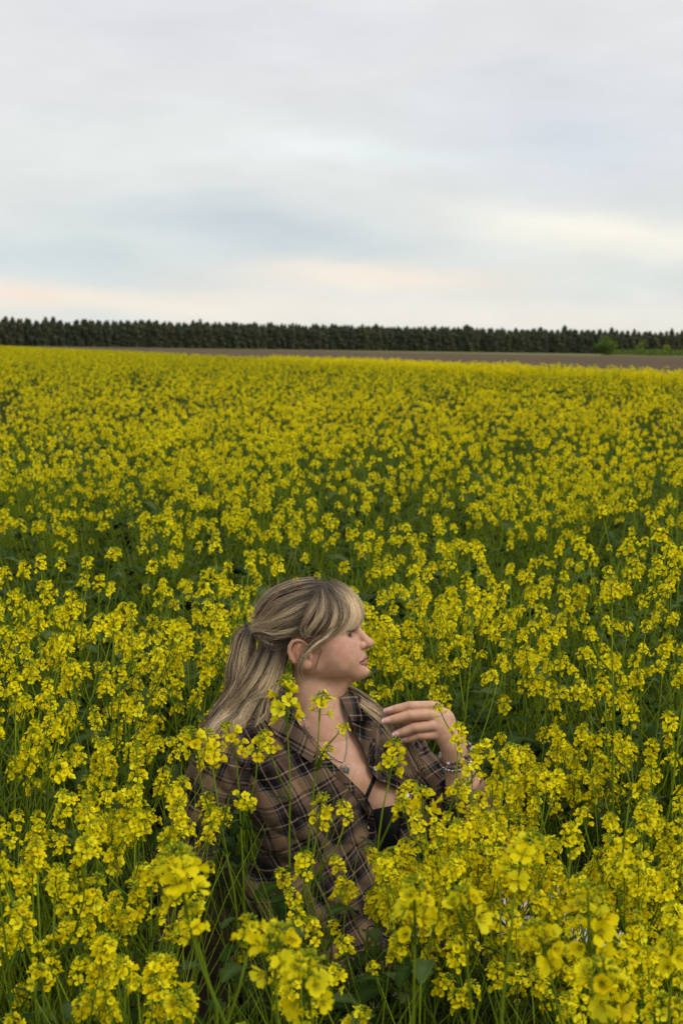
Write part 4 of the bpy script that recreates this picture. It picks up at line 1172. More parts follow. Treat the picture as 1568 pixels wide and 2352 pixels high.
sh_solid = lambda P: evalp(SHIRT, P) - 1.0 + folds(P) * 0.9
def leaf_cloth(name, inner, outer, lift_in, lift_out, n=34, m=9, rot=0.0, fn=None, w_in=None, thick=2.2, shift=(0, 0)):
    """a flap of cloth between two lines drawn on the front of the shirt, standing a little off it"""
    fn = fn or sh_solid
    def line(L):
        L = np.array(L, float); s = np.concatenate([[0], np.cumsum(np.linalg.norm(np.diff(L[:, :2], axis=0), axis=1))]); s /= s[-1]
        tt = np.linspace(0, 1, n); A = np.stack([np.interp(tt, s, L[:, i]) for i in range(L.shape[1])], 1)
        for _ in range(2): A[1:-1] = A[1:-1] * 0.5 + (A[:-2] + A[2:]) * 0.25
        return A
    A, B = line(inner), line(outer); P = np.zeros((n, m, 3))
    wA = []; wB = []
    for i in range(n):
        def dep(L, i):
            if L.shape[1] > 2: return L[i, 2]
            w_ = surf(fn, L[i, 0], L[i, 1]); return w_ if w_ is not None and w_ < 120 else None
        wA.append(dep(A, i)); wB.append(dep(B, i))
    def fill(W):
        idx = [i for i, x_ in enumerate(W) if x_ is not None]; return np.interp(range(len(W)), idx, [W[i] for i in idx])
    wA, wB = fill(wA), fill(wB)
    for i in range(n):
        for j in range(m):
            s_ = j / (m - 1); u_, v_ = A[i, :2] * (1 - s_) + B[i, :2] * s_
            w_ = wA[i] * (1 - s_) + wB[i] * s_
            ws = surf(fn, u_, v_)
            if ws is not None and ws < w_: w_ = ws
            w_ -= lift_in * (1 - s_) + lift_out * s_ + 3.0 * math.sin(math.pi * s_) + 0.8 * math.sin(i * 0.55 + j * 0.3)
            P[i, j] = q3(u_, v_, w_)
    P = P.reshape(-1, 3); back = P + np.array([0, thick, 0]); N = len(P); Fc = []
    for i in range(n - 1):
        for j in range(m - 1):
            a = i * m + j; f_ = (a, a + 1, a + m + 1, a + m); Fc += [f_, tuple(N + x_ for x_ in f_[::-1])]
    ring = [i * m for i in range(n)] + [(n - 1) * m + j for j in range(1, m)] + [i * m + m - 1 for i in range(n - 2, -1, -1)] + [j for j in range(m - 2, 0, -1)]
    for a, c_ in zip(ring, ring[1:] + ring[:1]): Fc.append((a, N + a, N + c_, c_))
    VV = np.concatenate([P, back]); o = pmesh(name, VV, np.array(Fc), m_shirt, None, shirt); set_cloth(o.data, VV, rot, shift)
    return o
leaf_cloth('collar', [(660, 1570, -30), (662, 1600, -44), (672, 1642, -58), (700, 1683, -68), (728, 1717, -74)], [(590, 1612), (600, 1640), (632, 1686), (676, 1724), (716, 1752)], 6, 9, rot=0.9, shift=(20, 5))
leaf_cloth('collar', [(781, 1596, -20), (786, 1612, -34), (800, 1640, -44), (808, 1656, -46)], [(800, 1586, 20), (834, 1606, 12), (858, 1630, 4), (864, 1656, -12)], 4, 7, rot=0.5, shift=(48, 0))
leaf_cloth('lapel', [(802, 1644, -46), (817, 1686, -50), (832, 1713, -56), (841, 1740, -64)], [(852, 1664), (852, 1690), (848, 1716), (843, 1744)], 3, 7, rot=-0.75, shift=(10, 30))
leaf_cloth('placket', [(728, 1716), (760, 1749), (791, 1779), (838, 1826), (858, 1867), (864, 1920), (862, 1970)], [(720, 1730), (752, 1763), (782, 1793), (826, 1840), (843, 1872), (848, 1922), (846, 1972)], 2.2, 1.6, rot=0.4, n=50, m=4, thick=3)
leaf_cloth('placket', [(841, 1740), (852, 1772), (868, 1792), (888, 1801), (908, 1812), (923, 1838), (923, 1866)], [(858, 1736), (868, 1764), (880, 1778), (896, 1787), (918, 1798), (938, 1832), (939, 1866)], 2.2, 1.6, rot=-0.5, n=44, m=4, thick=3)
leaf_cloth('pocket_flap', [(905, 1742), (936, 1722), (972, 1748)], [(912, 1768), (944, 1752), (978, 1776)], 2.2, 2.6, rot=0.3, n=24, m=6, shift=(33, 12))
# rolled cuff of the far sleeve
m_button, t, b, o = mat('button', (0.62, 0.58, 0.55), 0.25, 0.5)
x1 = np.cross(fa, [0, 1, 0]); x1 /= np.linalg.norm(x1); x2 = np.cross(fa, x1); P = []; n_, m__ = 40, 8
for i in range(n_):
    th = 2 * math.pi * i / n_; d_ = x1 * math.cos(th) + x2 * math.sin(th)
    for j in range(m__):
        a = 2 * math.pi * j / m__; rr = 51 + 5.5 * math.cos(a) + 1.5 * math.sin(th * 3 + 1)
        P.append(CUFF - fa * (6 + 11 * math.sin(a) + 4 * math.sin(th * 2)) + d_ * rr)
P = np.array(P); Fc = np.array([(i * m__ + j, i * m__ + (j + 1) % m__, ((i + 1) % n_) * m__ + (j + 1) % m__, ((i + 1) % n_) * m__ + j) for i in range(n_) for j in range(m__)])
cu = pmesh('cuff', P, Fc[:, ::-1], m_shirt, None, shirt); set_cloth(cu.data, P, 0.3)
def button(u, v, r_=6.0):
    w_ = surf(sh_solid, u, v); c = q3(u, v, (w_ if w_ is not None else -80) - 3.2); p = []; Fc = []; n = 20
    gn = grad(sh_solid, c[None])[0]; a_ = np.cross(gn, [0, 0, 1]); a_ /= np.linalg.norm(a_); b_ = np.cross(gn, a_)
    prof = [(0.0, 0.3), (0.35, 0.3), (0.55, 0.1), (0.8, 0.7), (1.0, 0.3), (1.0, -1.2)]
    for rr, h_ in prof:
        for k in range(n): p.append(c + (a_ * math.cos(6.2832 * k / n) + b_ * math.sin(6.2832 * k / n)) * rr * r_ + gn * h_ * 2)
    for i in range(len(prof) - 1):
        for k in range(n): Fc.append((i * n + k, i * n + (k + 1) % n, (i + 1) * n + (k + 1) % n, (i + 1) * n + k))
    pmesh('button', np.array(p), np.array(Fc), m_button, None, shirt)
button(934, 1826); button(861, 1765, 5); button(850, 1900); button(735, 1738, 4)

# black top and its strap
m_black, t, b, o = mat('black_jersey', (0.012, 0.012, 0.013), 0.8, 0.2)
BRA = [(790, 1890), (830, 1868), (862, 1858), (890, 1852), (915, 1848), (950, 1856), (990, 1890), (1000, 2120), (790, 2120)]
def bra_post(P, d):
    d = np.abs(d - 1.5) - 2.2
    u_, v_ = proj(P)
    return np.maximum(d, np.maximum(poly_sd(u_, v_, BRA), P[:, 1] - 30))
V, Q = surface_nets(torso(0), np.array([-40., -220., -960.]), np.array([240., 60., -640.]), 2.6, post=bra_post)
top_o = pmesh('camisole', V, Q, m_black, None, person)
skin_t = lambda P: evalp(torso(0), P)
def ribbon(pts, wd, fn, lift, name, m, parent, n=24):
    L = np.array(pts, float); tt = np.linspace(0, len(L) - 1, n); A = np.stack([np.interp(tt, range(len(L)), L[:, i]) for i in range(2)], 1)
    P = []
    for i in range(n):
        d = A[min(i + 1, n - 1)] - A[max(i - 1, 0)]; d /= np.linalg.norm(d); nn = np.array([-d[1], d[0]]) * wd / 2
        for s_ in (-1, 1):
            for lf in (lift, -0.5):
                u_, v_ = A[i] + nn * s_; w_ = surf(fn, u_, v_); P.append(q3(u_, v_, (w_ if w_ is not None else -60) - lf))
    Fc = []
    for i in range(n - 1):
        a = i * 4
        for x_, y_ in ((0, 2), (2, 3), (3, 1), (1, 0)): Fc.append((a + x_, a + y_, a + 4 + y_, a + 4 + x_))
    return pmesh(name, np.array(P), np.array(Fc), m, None, parent)
ribbon([(884, 1730), (870, 1762), (856, 1796), (841, 1832), (838, 1870)], 9, skin_t, 1.8, 'strap', m_black, top_o)

# patterned skirt over the legs
SK = [ell(q3(738, 2232, 38), TR, (218, 163, 98), k=0), cone(q3(750, 2262, -40), q3(1170, 2150, -150), 86, 84, k=50), cone(q3(800, 2255, 90), q3(1250, 2110, 40), 82, 82, k=50),
      cone(q3(1170, 2150, -150), q3(1500, 2275, -130), 80, 68, k=50), cone(q3(1250, 2110, 40), q3(1540, 2250, 20), 78, 66, k=50), ell(q3(1190, 2190, -50), np.eye(3), (160, 110, 60), k=50)]
def sk_post(P, d):
    d = d + 4.5 * np.sin(P[:, 0] * 0.05 + P[:, 2] * 0.09 + noise3(P, 70, 31) * 9) + 2.5 * np.sin(P[:, 0] * 0.11 + noise3(P, 40, 33) * 8)
    d = np.maximum(d, P[:, 0] - 720); return np.maximum(d, P[:, 2] + 1010 - np.clip(P[:, 0] - 60, 0, 400))
V, Q = surface_nets(SK, np.array([-290., -300., -1180.]), np.array([730., 200., -780.]), 4.0, post=sk_post)
m_skirt, t, b, o = mat('patterned_cotton', rough=0.85, spec=0.15)
tcn = t.n('ShaderNodeTexCoord')
n1 = t.n('ShaderNodeTexNoise', ins={'Vector': tcn.outputs['Object'], 'Scale': 34.0, 'Detail': 2.5, 'Distortion': 0.8})
t.set(b, 'Base Color', t.ramp(n1.outputs[0], [(0.0, (0.012, 0.011, 0.016)), (0.495, (0.012, 0.011, 0.016)), (0.515, (0.62, 0.56, 0.57)), (1.0, (0.68, 0.62, 0.62))]))
pmesh('skirt', V, Q, m_skirt, None, person)['label'] = 'black and white patterned skirt over the outstretched legs'

# ---------------------------------------------------------------- the long strand she holds
SV_n = len(SV_)
over = lambda P: np.minimum(hair_fn(P), sh_solid(P))
fall = [
    [(664, 1474, -78), (662, 1512, -70), (655, 1550, -62), (646, 1588, -62), (630, 1612, -80), (606, 1632, -90)],
    [(656, 1474, -74), (652, 1518, -64), (638, 1560, -64), (610, 1598, -76), (572, 1626, -96), (536, 1672, -112)],
    [(642, 1474, -66), (630, 1520, -60), (610, 1566, -58), (578, 1604, -56), (530, 1636, -84), (496, 1704, -112)],
    [(626, 1472, -55), (606, 1520, -54), (586, 1566, -54), (550, 1604, -48), (498, 1640, -60), (462, 1712, -90)],
    [(612, 1466, -42), (590, 1515, -44), (570, 1560, -44), (535, 1600, -38), (476, 1645, -40), (432, 1712, -50)],
]
strands(fall, 3000, fn=over, start=0.22, end=0.12, npts=20, locks=60, light=0.55, rootdark=0.25, wave=4.0, off=(-1, 6), fly=0.05, tipfly=8.0)
strands([[(p[0], p[1], -p[2]) for p in g_] for g_ in fall[2:]], 500, npts=16, locks=20, light=0.45, wave=3.5, tipfly=6)
tail = [
    [(582, 1439, 0), (562, 1440, 0), (546, 1462, 0), (535, 1500, -2), (529, 1550, -4), (522, 1600, -6), (485, 1646, -10), (440, 1700, -14)],
    [(583, 1441, -8), (566, 1452, -14), (553, 1478, -20), (547, 1520, -24), (543, 1565, -24), (530, 1608, -24), (490, 1656, -24), (452, 1712, -26)],
    [(584, 1444, -9), (573, 1466, -17), (566, 1500, -24), (562, 1545, -26), (556, 1585, -28), (530, 1622, -28), (500, 1668, -34), (470, 1716, -40)],
    [(586, 1447, -6), (582, 1472, -16), (578, 1505, -24), (577, 1550, -28), (566, 1595, -32), (540, 1632, -36), (510, 1670, -44), (488, 1712, -50)],
]
strands(tail, 1900, fn=over, npts=22, locks=40, light=0.6, rootdark=0.12, wave=2.2, off=(-1, 5), fly=0.05, tipfly=9.0)
strands([[(p[0], p[1], -p[2]) for p in g_] for g_ in tail], 500, npts=16, locks=14, light=0.48, wave=2.2, tipfly=6)
tress = [
    [(762, 1556, 84), (790, 1572, 66), (824, 1590, 30), (858, 1614, -20), (884, 1634, -62), (905, 1652, -74), (926, 1688, -72), (946, 1722, -62), (960, 1750, -50)],
    [(762, 1566, 80), (784, 1586, 60), (815, 1604, 20), (848, 1626, -30), (876, 1646, -66), (900, 1664, -76), (920, 1698, -74), (938, 1732, -64), (952, 1766, -52)],
    [(766, 1570, 76), (784, 1592, 54), (812, 1611, 10), (844, 1632, -36), (870, 1650, -68), (892, 1672, -78), (910, 1706, -76), (926, 1742, -66), (938, 1778, -54)],
]
cover = lambda P: sh_solid(P)
strands(tress, 650, start=0.0, npts=26, fn=cover, locks=12, light=0.72, rootdark=0.0, wave=1.2, off=(6.0, 13.0), clump=0.45, minoff_only=True, tipfly=6, r=0.5)
V = np.concatenate([hb[0]] + SV_); C = np.concatenate([np.tile(DARK * 1.2, (len(hb[0]), 1))] + SC_)
faces = []; n0 = len(hb[0])
for n, k in SN_:
    i = (np.arange(n)[:, None, None] * k + np.arange(k - 1)[None, :, None]) * 3; j = np.arange(3)[None, None, :]; j2 = (j + 1) % 3
    faces.append(np.stack([i + j, i + j2, i + 3 + j2, i + 3 + j], -1).reshape(-1, 4) + n0); n0 += n * k * 3
m_hair, t, b, o = mat('hair', rough=0.42, spec=0.4); t.set(b, 'Base Color', t.n('ShaderNodeAttribute', attribute_name='tint').outputs['Color'])
hair = pmesh('hair', V, [hb[1], np.concatenate(faces)], m_hair, C, person)
hair['label'] = 'long blond hair with dark roots, half tied back'
mb = MB()
for k in range(4):
    th = np.linspace(0, 2 * math.pi, 22); c0 = q3(586 + k * 3.2, 1441 + (k % 2) * 1.2, -1); axd = np.array([0.92, 0, -0.25]); e1 = np.array([0.26, 0.0, 0.96]); e2 = np.array([0, 1.0, 0])
    mb.tube(np.array([c0 + (e1 * math.cos(a) * 1.25 + e2 * math.sin(a)) * (11.5 + 0.8 * (k % 2)) for a in th]), 2.3, 0, 6)
V_, F3, F4, _, _, _ = mb.arrays()
m_band, t, b, o = mat('hair_band', (0.022, 0.016, 0.022), 0.6, 0.3)
pmesh('hair_tie', V_, [F3, F4], m_band, None, hair)

# ---------------------------------------------------------------- necklace and bracelets (worn, but things of their own)
m_silver, t, b, o = mat('silver', (0.62, 0.60, 0.57), 0.28, 0.5); t.set(b, 'Metallic', 1.0)
m_silver_old, t, b, o = mat('dark_silver', (0.30, 0.29, 0.27), 0.4, 0.5); t.set(b, 'Metallic', 0.9)
torso_skin = lambda P: evalp(head + torso(0) + collar_bones, P)
LINE = [(668, 1596), (670, 1612), (677, 1627), (690, 1642), (698, 1653), (703, 1673), (717, 1692), (731, 1709), (750, 1728), (773, 1745), (787, 1751)]
LINE2 = [(787, 1751), (792, 1744), (796, 1726), (797, 1709), (796, 1690), (794, 1673), (788, 1646), (783, 1622), (779, 1600)]
def chain_path(L, step=3.3):
    L = np.array(L, float); s = np.concatenate([[0], np.cumsum(np.linalg.norm(np.diff(L, axis=0), axis=1))]); n = int(s[-1] / step)
    A = np.stack([np.interp(np.linspace(0, s[-1], n), s, L[:, i]) for i in range(2)], 1)
    W = []
    for u_, v_ in A:
        w_ = surf(torso_skin, u_, v_); W.append(w_ if w_ is not None and w_ < 60 else None)
    idx = [i for i, x_ in enumerate(W) if x_ is not None]; W = np.interp(range(len(W)), idx, [W[i] for i in idx])
    return np.array([q3(a[0], a[1], w_ - 2.0) for a, w_ in zip(A, W)])
def thing(name, base_q, label, cat, group=None):
    o = link(name, None); o.location = Vector(to_world(np.array([base_q]))[0]); tag(o, label, cat, group); return o
nbase = q3(790, 1752, surf(torso_skin, 790, 1752) - 2)
neck = thing('necklace', nbase, 'silver chain necklace with a small oval medal on the bare chest', 'necklace'); NB = np.array(neck.location)
mb = MB()
for L in (LINE, LINE2):
    Pn = chain_path(L)
    for i in range(len(Pn) - 1):
        d = Pn[i + 1] - Pn[i]; L_ = np.linalg.norm(d); d /= L_; Rm = rot_to(d, 0.7 if i % 2 else 2.3)
        th = np.linspace(0, 2 * math.pi, 7)[:-1]
        ring = [((Pn[i] + Pn[i + 1]) / 2 + Rm @ np.array([math.cos(a) * 1.5, 0, math.sin(a) * L_ * 0.72])) for a in th]
        mb.tube(np.array(ring + ring[:1]), 0.72, 0, 4, cap=False)
V_, F3, F4, _, _, _ = mb.arrays(); pmesh('chain', V_, [F4], m_silver, None, neck, NB)
c0 = nbase + np.array([4.5, -2.5, -18]); SVp, SFp = uvsphere(24, 12)
pv = SVp * (1, 1, 1); med = c0 + np.stack([pv[:, 0] * 6.2 + pv[:, 2] * 1.5, pv[:, 1] * 1.6, pv[:, 2] * 10.5], 1)
pmesh('medal', med, SFp, m_silver_old, None, neck, NB)
mb = MB(); th = np.linspace(0, 2 * math.pi, 25)
mb.tube(np.array([c0 + (math.cos(a) * 6.4 + math.sin(a) * 1.5, -1.2, math.sin(a) * 10.8) for a in th]), 1.0, 0, 5, cap=False)
mb.tube(np.array([c0 + (math.cos(a) * 2.4 + 1, -0.6, math.sin(a) * 3 + 13) for a in th[::3]]), 0.6, 0, 4, cap=False)
V_, F3, F4, _, _, _ = mb.arrays(); pmesh('medal_rim', V_, [F4], m_silver, None, neck, NB)
mb = MB(); c1 = nbase + np.array([-5, -2.5, -10])
for dx, dz, r_ in ((0, 0, 2.8), (0, 4, 2.0), (-3.2, 0.5, 2.0), (3.0, 0.2, 2.0), (0, -3.6, 2.2), (1.2, -6.4, 1.6)): mb.add(SVp * r_ + c1 + np.array([dx, 0, dz]), SFp.tolist(), 0)
V_, F3, F4, _, _, _ = mb.arrays(); pmesh('charm', V_, [F4], m_silver_old, None, neck, NB)

m_bead, t, b, o = mat('polished_stone', rough=0.15, spec=0.6); t.set(b, 'Base Color', t.n('ShaderNodeAttribute', attribute_name='tint').outputs['Color'])
def bracelet(name, C0, a_, b_, ra, rb, nb_, colors, label, square=False, size=4.6):
    o = thing(name, C0, label, 'bracelet'); OB = np.array(o.location); base = 0; VV = []; FF = []; CC = []
    for k in range(nb_):
        th = 2 * math.pi * k / nb_; p = C0 + a_ * math.cos(th) * ra + b_ * math.sin(th) * rb
        tg = -a_ * math.sin(th) * ra + b_ * math.cos(th) * rb; tg /= np.linalg.norm(tg)
        s = size * (1 if square else random.uniform(0.82, 1.08)); S = SVp if not square else np.sign(SVp) * np.abs(SVp) ** 0.45
        VV.append(p + (S * s) @ rot_to(tg).T); FF.append(SFp + base); base += len(SVp); CC.append(np.tile(colors[int(rng.integers(len(colors)))], (len(SVp), 1)))
    pmesh('beads', np.concatenate(VV), np.concatenate(FF), m_bead if not square else m_silver, np.concatenate(CC), o, OB)
    th = np.linspace(0, 2 * math.pi, 40); mb = MB(); mb.tube(np.array([C0 + a_ * math.cos(x_) * ra + b_ * math.sin(x_) * rb for x_ in th]), 0.8, 0, 4, cap=False)
    V_, F3, F4, _, _, _ = mb.arrays(); pmesh('cord', V_, [F4], m_band, None, o, OB)
unit = lambda x_: np.array(x_, float) / np.linalg.norm(x_)
BC = WRF * 0.93 + ELF * 0.07
A1 = unit([1, -0.10, 0.40]); B1 = unit([0.12, -0.80, -0.52])
bracelet('stone_bracelet', BC + np.array([2, 0, 4]), A1, B1, 36, 33, 25, [(0.02, 0.025, 0.035), (0.55, 0.54, 0.52), (0.16, 0.10, 0.07), (0.30, 0.22, 0.17), (0.04, 0.05, 0.07), (0.38, 0.33, 0.3)], 'bracelet of round dark and pale stone beads on the raised wrist')
A2 = unit([1, -0.06, 0.24]); B2 = unit([0.1, -0.74, -0.62])
bracelet('amber_bracelet', BC + np.array([1, 0, -5]), A2, B2, 36, 33, 30, [(0.20, 0.06, 0.02), (0.10, 0.05, 0.03), (0.25, 0.17, 0.12), (0.07, 0.05, 0.045)], 'thin bracelet of small amber and brown beads between two others', size=3.6)
A3 = unit([1, -0.06, 0.18]); B3 = unit([0.05, -0.70, -0.70])
bracelet('silver_bracelet', BC + np.array([1, 0, -10]), A3, B3, 35, 34, 27, [(0.6, 0.6, 0.6)], 'silver bracelet of square links, lowest on the raised wrist', True, 3.3)
# ================================================================ the crop
def to_model(Wp):
    A = np.array([[R_.x, fw.x, U_.x], [R_.y, fw.y, U_.y], [R_.z, fw.z, U_.z]])
    o = np.array([fw.x, fw.y, fw.z]) * D0 + np.array([0, 0, CAM_H])
    return (np.asarray(Wp, float) - o) @ A / S0
def vproj(Wp):
    M = to_model(Wp); k = 1 + M[:, 1] / F
    return M[:, 0] / k + 784, 1176 - M[:, 2] / k, D0 + M[:, 1] * S0
SOLID = head[:12] + SHIRT + SK + HAIRV + arms + [HAND] + LEGS
def clear_of_woman(Wp, margin=7):
    M = to_model(Wp)
    m = (np.abs(M[:, 0]) < 1100) & (np.abs(M[:, 1]) < 420)
    return True if not m.any() else float(evalp(SOLID, M[m]).min()) > margin
KEEP = [(420, 1735), (500, 1600), (545, 1430), (600, 1320), (720, 1290), (860, 1330), (905, 1570), (1010, 1580), (1078, 1680), (1078, 1790), (1020, 1830), (960, 1840), (900, 1905), (820, 1930), (700, 1905), (590, 1840), (500, 1800)]
rs = np.random.default_rng(77)
def density(x_, y_):
    n = 0.45 + 0.75 * float(vnoise(x_ * 0.9 + 3, y_ * 0.55, 5)) * (0.6 + 0.8 * float(vnoise(x_ * 0.25, y_ * 0.16, 8)))
    u = 784 + F * x_ / y_
    g1 = math.exp(-((u - 640) / 330) ** 2 - ((y_ - 4.75) / 0.62) ** 2)
    g2 = math.exp(-((u - 100) / 130) ** 2 - ((y_ - 11.5) / 2.0) ** 2)
    g3 = math.exp(-((u - 1240) / 150) ** 2 - ((y_ - 5.6) / 0.5) ** 2) * 0.2
    if y_ > 7:                                            # broad thin and thick bands farther off
        b_ = float(vnoise(x_ * 0.22 + 7, y_ * 0.16, 21)) * 0.6 + float(vnoise(x_ * 0.07, y_ * 0.05, 22)) * 0.4
        n *= 0.35 + 1.15 * min(1, max(0, (b_ - 0.22) / 0.45))
    f = max(0.22, 1 - 0.85 * g1 - 0.8 * g2 - 0.6 * g3)
    return min(1.0, n * f), f
plants = []                                                # x, y, scale, turn, prototype, lean
def try_plant(x_, y_, pid, sc_, rz):
    H = PROT[pid][3] * sc_
    c_, s_ = math.cos(rz), math.sin(rz)
    hp = np.array([p for p, _, _, _ in PROT[pid][2]]) * sc_; hp2 = hp + (0, 0, 0.03)
    hp = np.concatenate([hp, hp2, hp + (0, 0, 0.06)]); stem_ = np.array([(0, 0, z) for z in np.linspace(0.02, H * 0.8, 8)])
    pts = np.concatenate([hp, stem_]); pts = np.stack([pts[:, 0] * c_ - pts[:, 1] * s_ + x_, pts[:, 0] * s_ + pts[:, 1] * c_ + y_, pts[:, 2]], 1)
    if 1.9 < y_ < 4.2 and not clear_of_woman(pts): return None
    if y_ < 3.5:
        u, v, d = vproj(pts)
        if d.min() < 0.9: return None
        hu, hv = u[:len(hp)], v[:len(hp)]
        if (poly_sd(hu, hv, KEEP) < 4).any(): return None
        if y_ < 2.9 and (poly_sd(u[-3:], v[-3:], KEEP) < 0).any(): return None
        low = ((hu > 520) & (hu < 850) & (hv > 1900)).sum()
        if low > 2 and rs.random() < 0.75: return None
    return (x_, y_, sc_, rz, pid)
def fill(y0, y1, per_m2):
    y_ = y0; out = []
    area = 0.24 * 2 * (y1 ** 2 - y0 ** 2) / 2 * 1.45 + 0.7 * (y1 - y0)
    for _ in range(int(area * per_m2)):
        y_ = math.sqrt(rs.uniform(y0 ** 2, y1 ** 2)); half = 0.24 * y_ * 1.32 + 0.28
        x_ = rs.uniform(-half, half)
        if y_ > edge_y(x_): continue
        dn, f = density(x_, y_)
        if rs.random() > dn: continue
        sc_ = rs.uniform(0.86, 1.14) * (0.80 + 0.20 * f) * (0.93 + 0.14 * float(vnoise(x_ * 0.7, y_ * 0.5, 12)))
        if y_ < 2.35: sc_ *= 0.84
        pid = int(rs.integers(NP)); rz = rs.uniform(0, 6.28)
        for k_ in ((1, 0.86, 0.74, 0.62, 0.52) if y_ < 3.3 else (1,)):     # shorter plants where the taller ones would cross her
            p = try_plant(x_, y_, pid, sc_ * k_, rz)
            if p: out.append(p); break
    return out
near = fill(1.75, 2.35, 12) + fill(2.35, 3.2, 30) + fill(3.2, 4.4, 34) + fill(4.4, 9.0, 11.5)
def fill_tops(n, u0, u1, d0, d1, v0, v1):
    """plants whose tops reach a chosen height of the view, thickening the bloom there"""
    out = []
    for _ in range(n):
        d = rs.uniform(d0, d1); u = rs.uniform(u0, u1); v = rs.uniform(v0, v1); pt = at(u, v, d); pid = int(rs.integers(NP))
        sc_ = pt.z / PROT[pid][3]
        if sc_ < 0.35: continue
        p = try_plant(pt.x, pt.y, pid, min(sc_, 1.25), rs.uniform(0, 6.28))
        if p: out.append(p)
    return out
near += fill_tops(13, 870, 1120, 2.35, 2.72, 1850, 2020) + fill_tops(9, 1085, 1200, 2.3, 2.7, 1680, 1900)
near += fill_tops(16, 1120, 1600, 2.1, 2.7, 1850, 2120) + fill_tops(9, 250, 480, 2.3, 2.8, 1760, 1980) + fill_tops(7, -20, 420, 1.9, 2.4, 1850, 2200)
near += fill_tops(7, 1170, 1340, 2.2, 2.6, 1950, 2090)
near += fill_tops(5, 740, 900, 2.15, 2.45, 2020, 2150) + fill_tops(34, 1120, 1420, 2.85, 3.7, 1640, 1840)
near += fill_tops(6, 520, 860, 2.2, 2.6, 1930, 2120)
def in_view(p):
    H = PROT[p[4]][3] * p[2]; u, v, d = vproj(np.array([(p[0], p[1], H), (p[0], p[1], H * 0.6)]))
    return -40 < u[0] < 1610 and v[0] < 2330
vis = sorted([p for p in near if in_view(p)], key=lambda p: p[1])
rest = [p for p in near if not in_view(p)]

# ---- plants given their own shape because the photograph shows each of them
def hero(paths, label, group=None, leaves=5, seed=0, name='mustard_plant', hs=None):
    """paths: lists of (u, v, distance); the first is the main stem, the others leave it; each ends under its flower head"""
    r = np.random.default_rng(7000 + seed)
    W = [[np.array(at(*p)) for p in P] for P in paths]
    base = W[0][0].copy(); base[2] = 0; base[0] += r.normal(0, 0.01); base[1] += r.normal(0, 0.02)
    o = link(name, None); o.location = base; tag(o, label, 'flowering plant', group or 'single tall mustard plants')
    stems, lv = [], []
    for i, P in enumerate(W):
        G = np.array(([base, base * 0.6 + P[0] * 0.4 + (0, 0, 0.0)] if i == 0 else []) + P) - base
        R = resample(G, 14 if i == 0 else 8)
        stems.append((R, np.linspace(0.0038 if i == 0 else 0.0022, 0.0015, len(R))))
    link('stem', stem_mb(stems, 6).mesh('stem', PM), o)
    for i in range(leaves):
        R = stems[0][0]; k = int(r.integers(1, 9)); th = r.uniform(0, 6.28)
        lv.append((R[k], np.array([math.cos(th), math.sin(th), r.uniform(0.2, 0.9)]), r.uniform(0.05, 0.12), r.uniform(0.35, 0.5), 0.7))
    for i, P in enumerate(W[1:]):
        d = P[0] - W[0][0]; th = r.uniform(0, 6.28); lv.append((P[0] - base, np.array([math.cos(th), math.sin(th) * 0.4, 0.5]), 0.045, 0.28, 0.4))
    link('foliage', leaf_mb(r, lv).mesh('foliage', PM), o)
    for i, (R, _) in enumerate(stems):
        s = (hs[i] if hs else 1.0); d = R[-1] - R[-2]
        if isinstance(s, tuple): s, hi = s
        else: hi = int(r.integers(NH))
        h = link('flower_head', HEADME[hi], o); h.matrix_local = Matrix(mat4(R[-1], rot_to(d + np.array([0, 0, 0.3 * np.linalg.norm(d)]), r.uniform(0, 6.28)), s * 1.12).tolist())
    return o
BIG = int(np.argmax([len(HEADS[2][i][0]) for i in range(NH)])); SML = int(np.argmin([len(HEADS[2][i][0]) for i in range(NH)]))
hero([[(690, 2140, 2.72), (706, 1960, 2.72), (722, 1800, 2.72), (731, 1700, 2.72), (733, 1655, 2.72)], [(726, 1760, 2.72), (750, 1715, 2.70), (772, 1690, 2.69)], [(725, 1770, 2.72), (738, 1752, 2.70), (746, 1738, 2.68)]],
     'tall mustard stem whose flowers rise in front of the woman\'s neck', seed=1, hs=[(1.15, SML), (0.66, SML), (0.62, SML)], leaves=4)
hero([[(668, 2110, 2.78), (664, 1950, 2.78), (666, 1830, 2.78), (664, 1740, 2.78), (660, 1680, 2.78)], [(668, 1840, 2.78), (640, 1780, 2.76), (628, 1752, 2.75)]],
     'mustard plant with a dense tall head before the near collar', seed=2, hs=[(1.5, BIG), (1.0, BIG)])
hero([[(560, 2060, 2.7), (555, 1930, 2.7), (548, 1800, 2.7), (543, 1745, 2.7)], [(556, 1900, 2.7), (585, 1800, 2.68), (590, 1745, 2.67)]],
     'mustard plant with two heads over the plaid near shoulder', seed=3, hs=[1.05, 0.95])
hero([[(545, 2120, 2.6), (520, 1960, 2.6), (500, 1840, 2.6), (492, 1788, 2.6)], [(522, 1960, 2.6), (470, 1830, 2.58), (458, 1760, 2.57)], [(512, 1900, 2.6), (530, 1820, 2.6), (545, 1830, 2.58)]],
     'broad three headed mustard plant beside the woman\'s upper arm', seed=4, hs=[1.25, 1.1, 0.8])
hero([[(862, 2060, 2.7), (868, 1940, 2.7), (880, 1850, 2.7), (892, 1800, 2.7)], [(868, 1950, 2.7), (905, 1870, 2.68), (922, 1835, 2.68)]],
     'mustard plant flowering in front of the black top', seed=5, hs=[(1.2, BIG), 0.7])
hero([[(705, 2120, 2.62), (716, 1990, 2.62), (728, 1915, 2.62)], [(712, 2030, 2.62), (770, 1950, 2.6), (790, 1895, 2.6)]],
     'mustard plant with a loose head low on the shirt front', seed=6, hs=[1.05, 0.75])
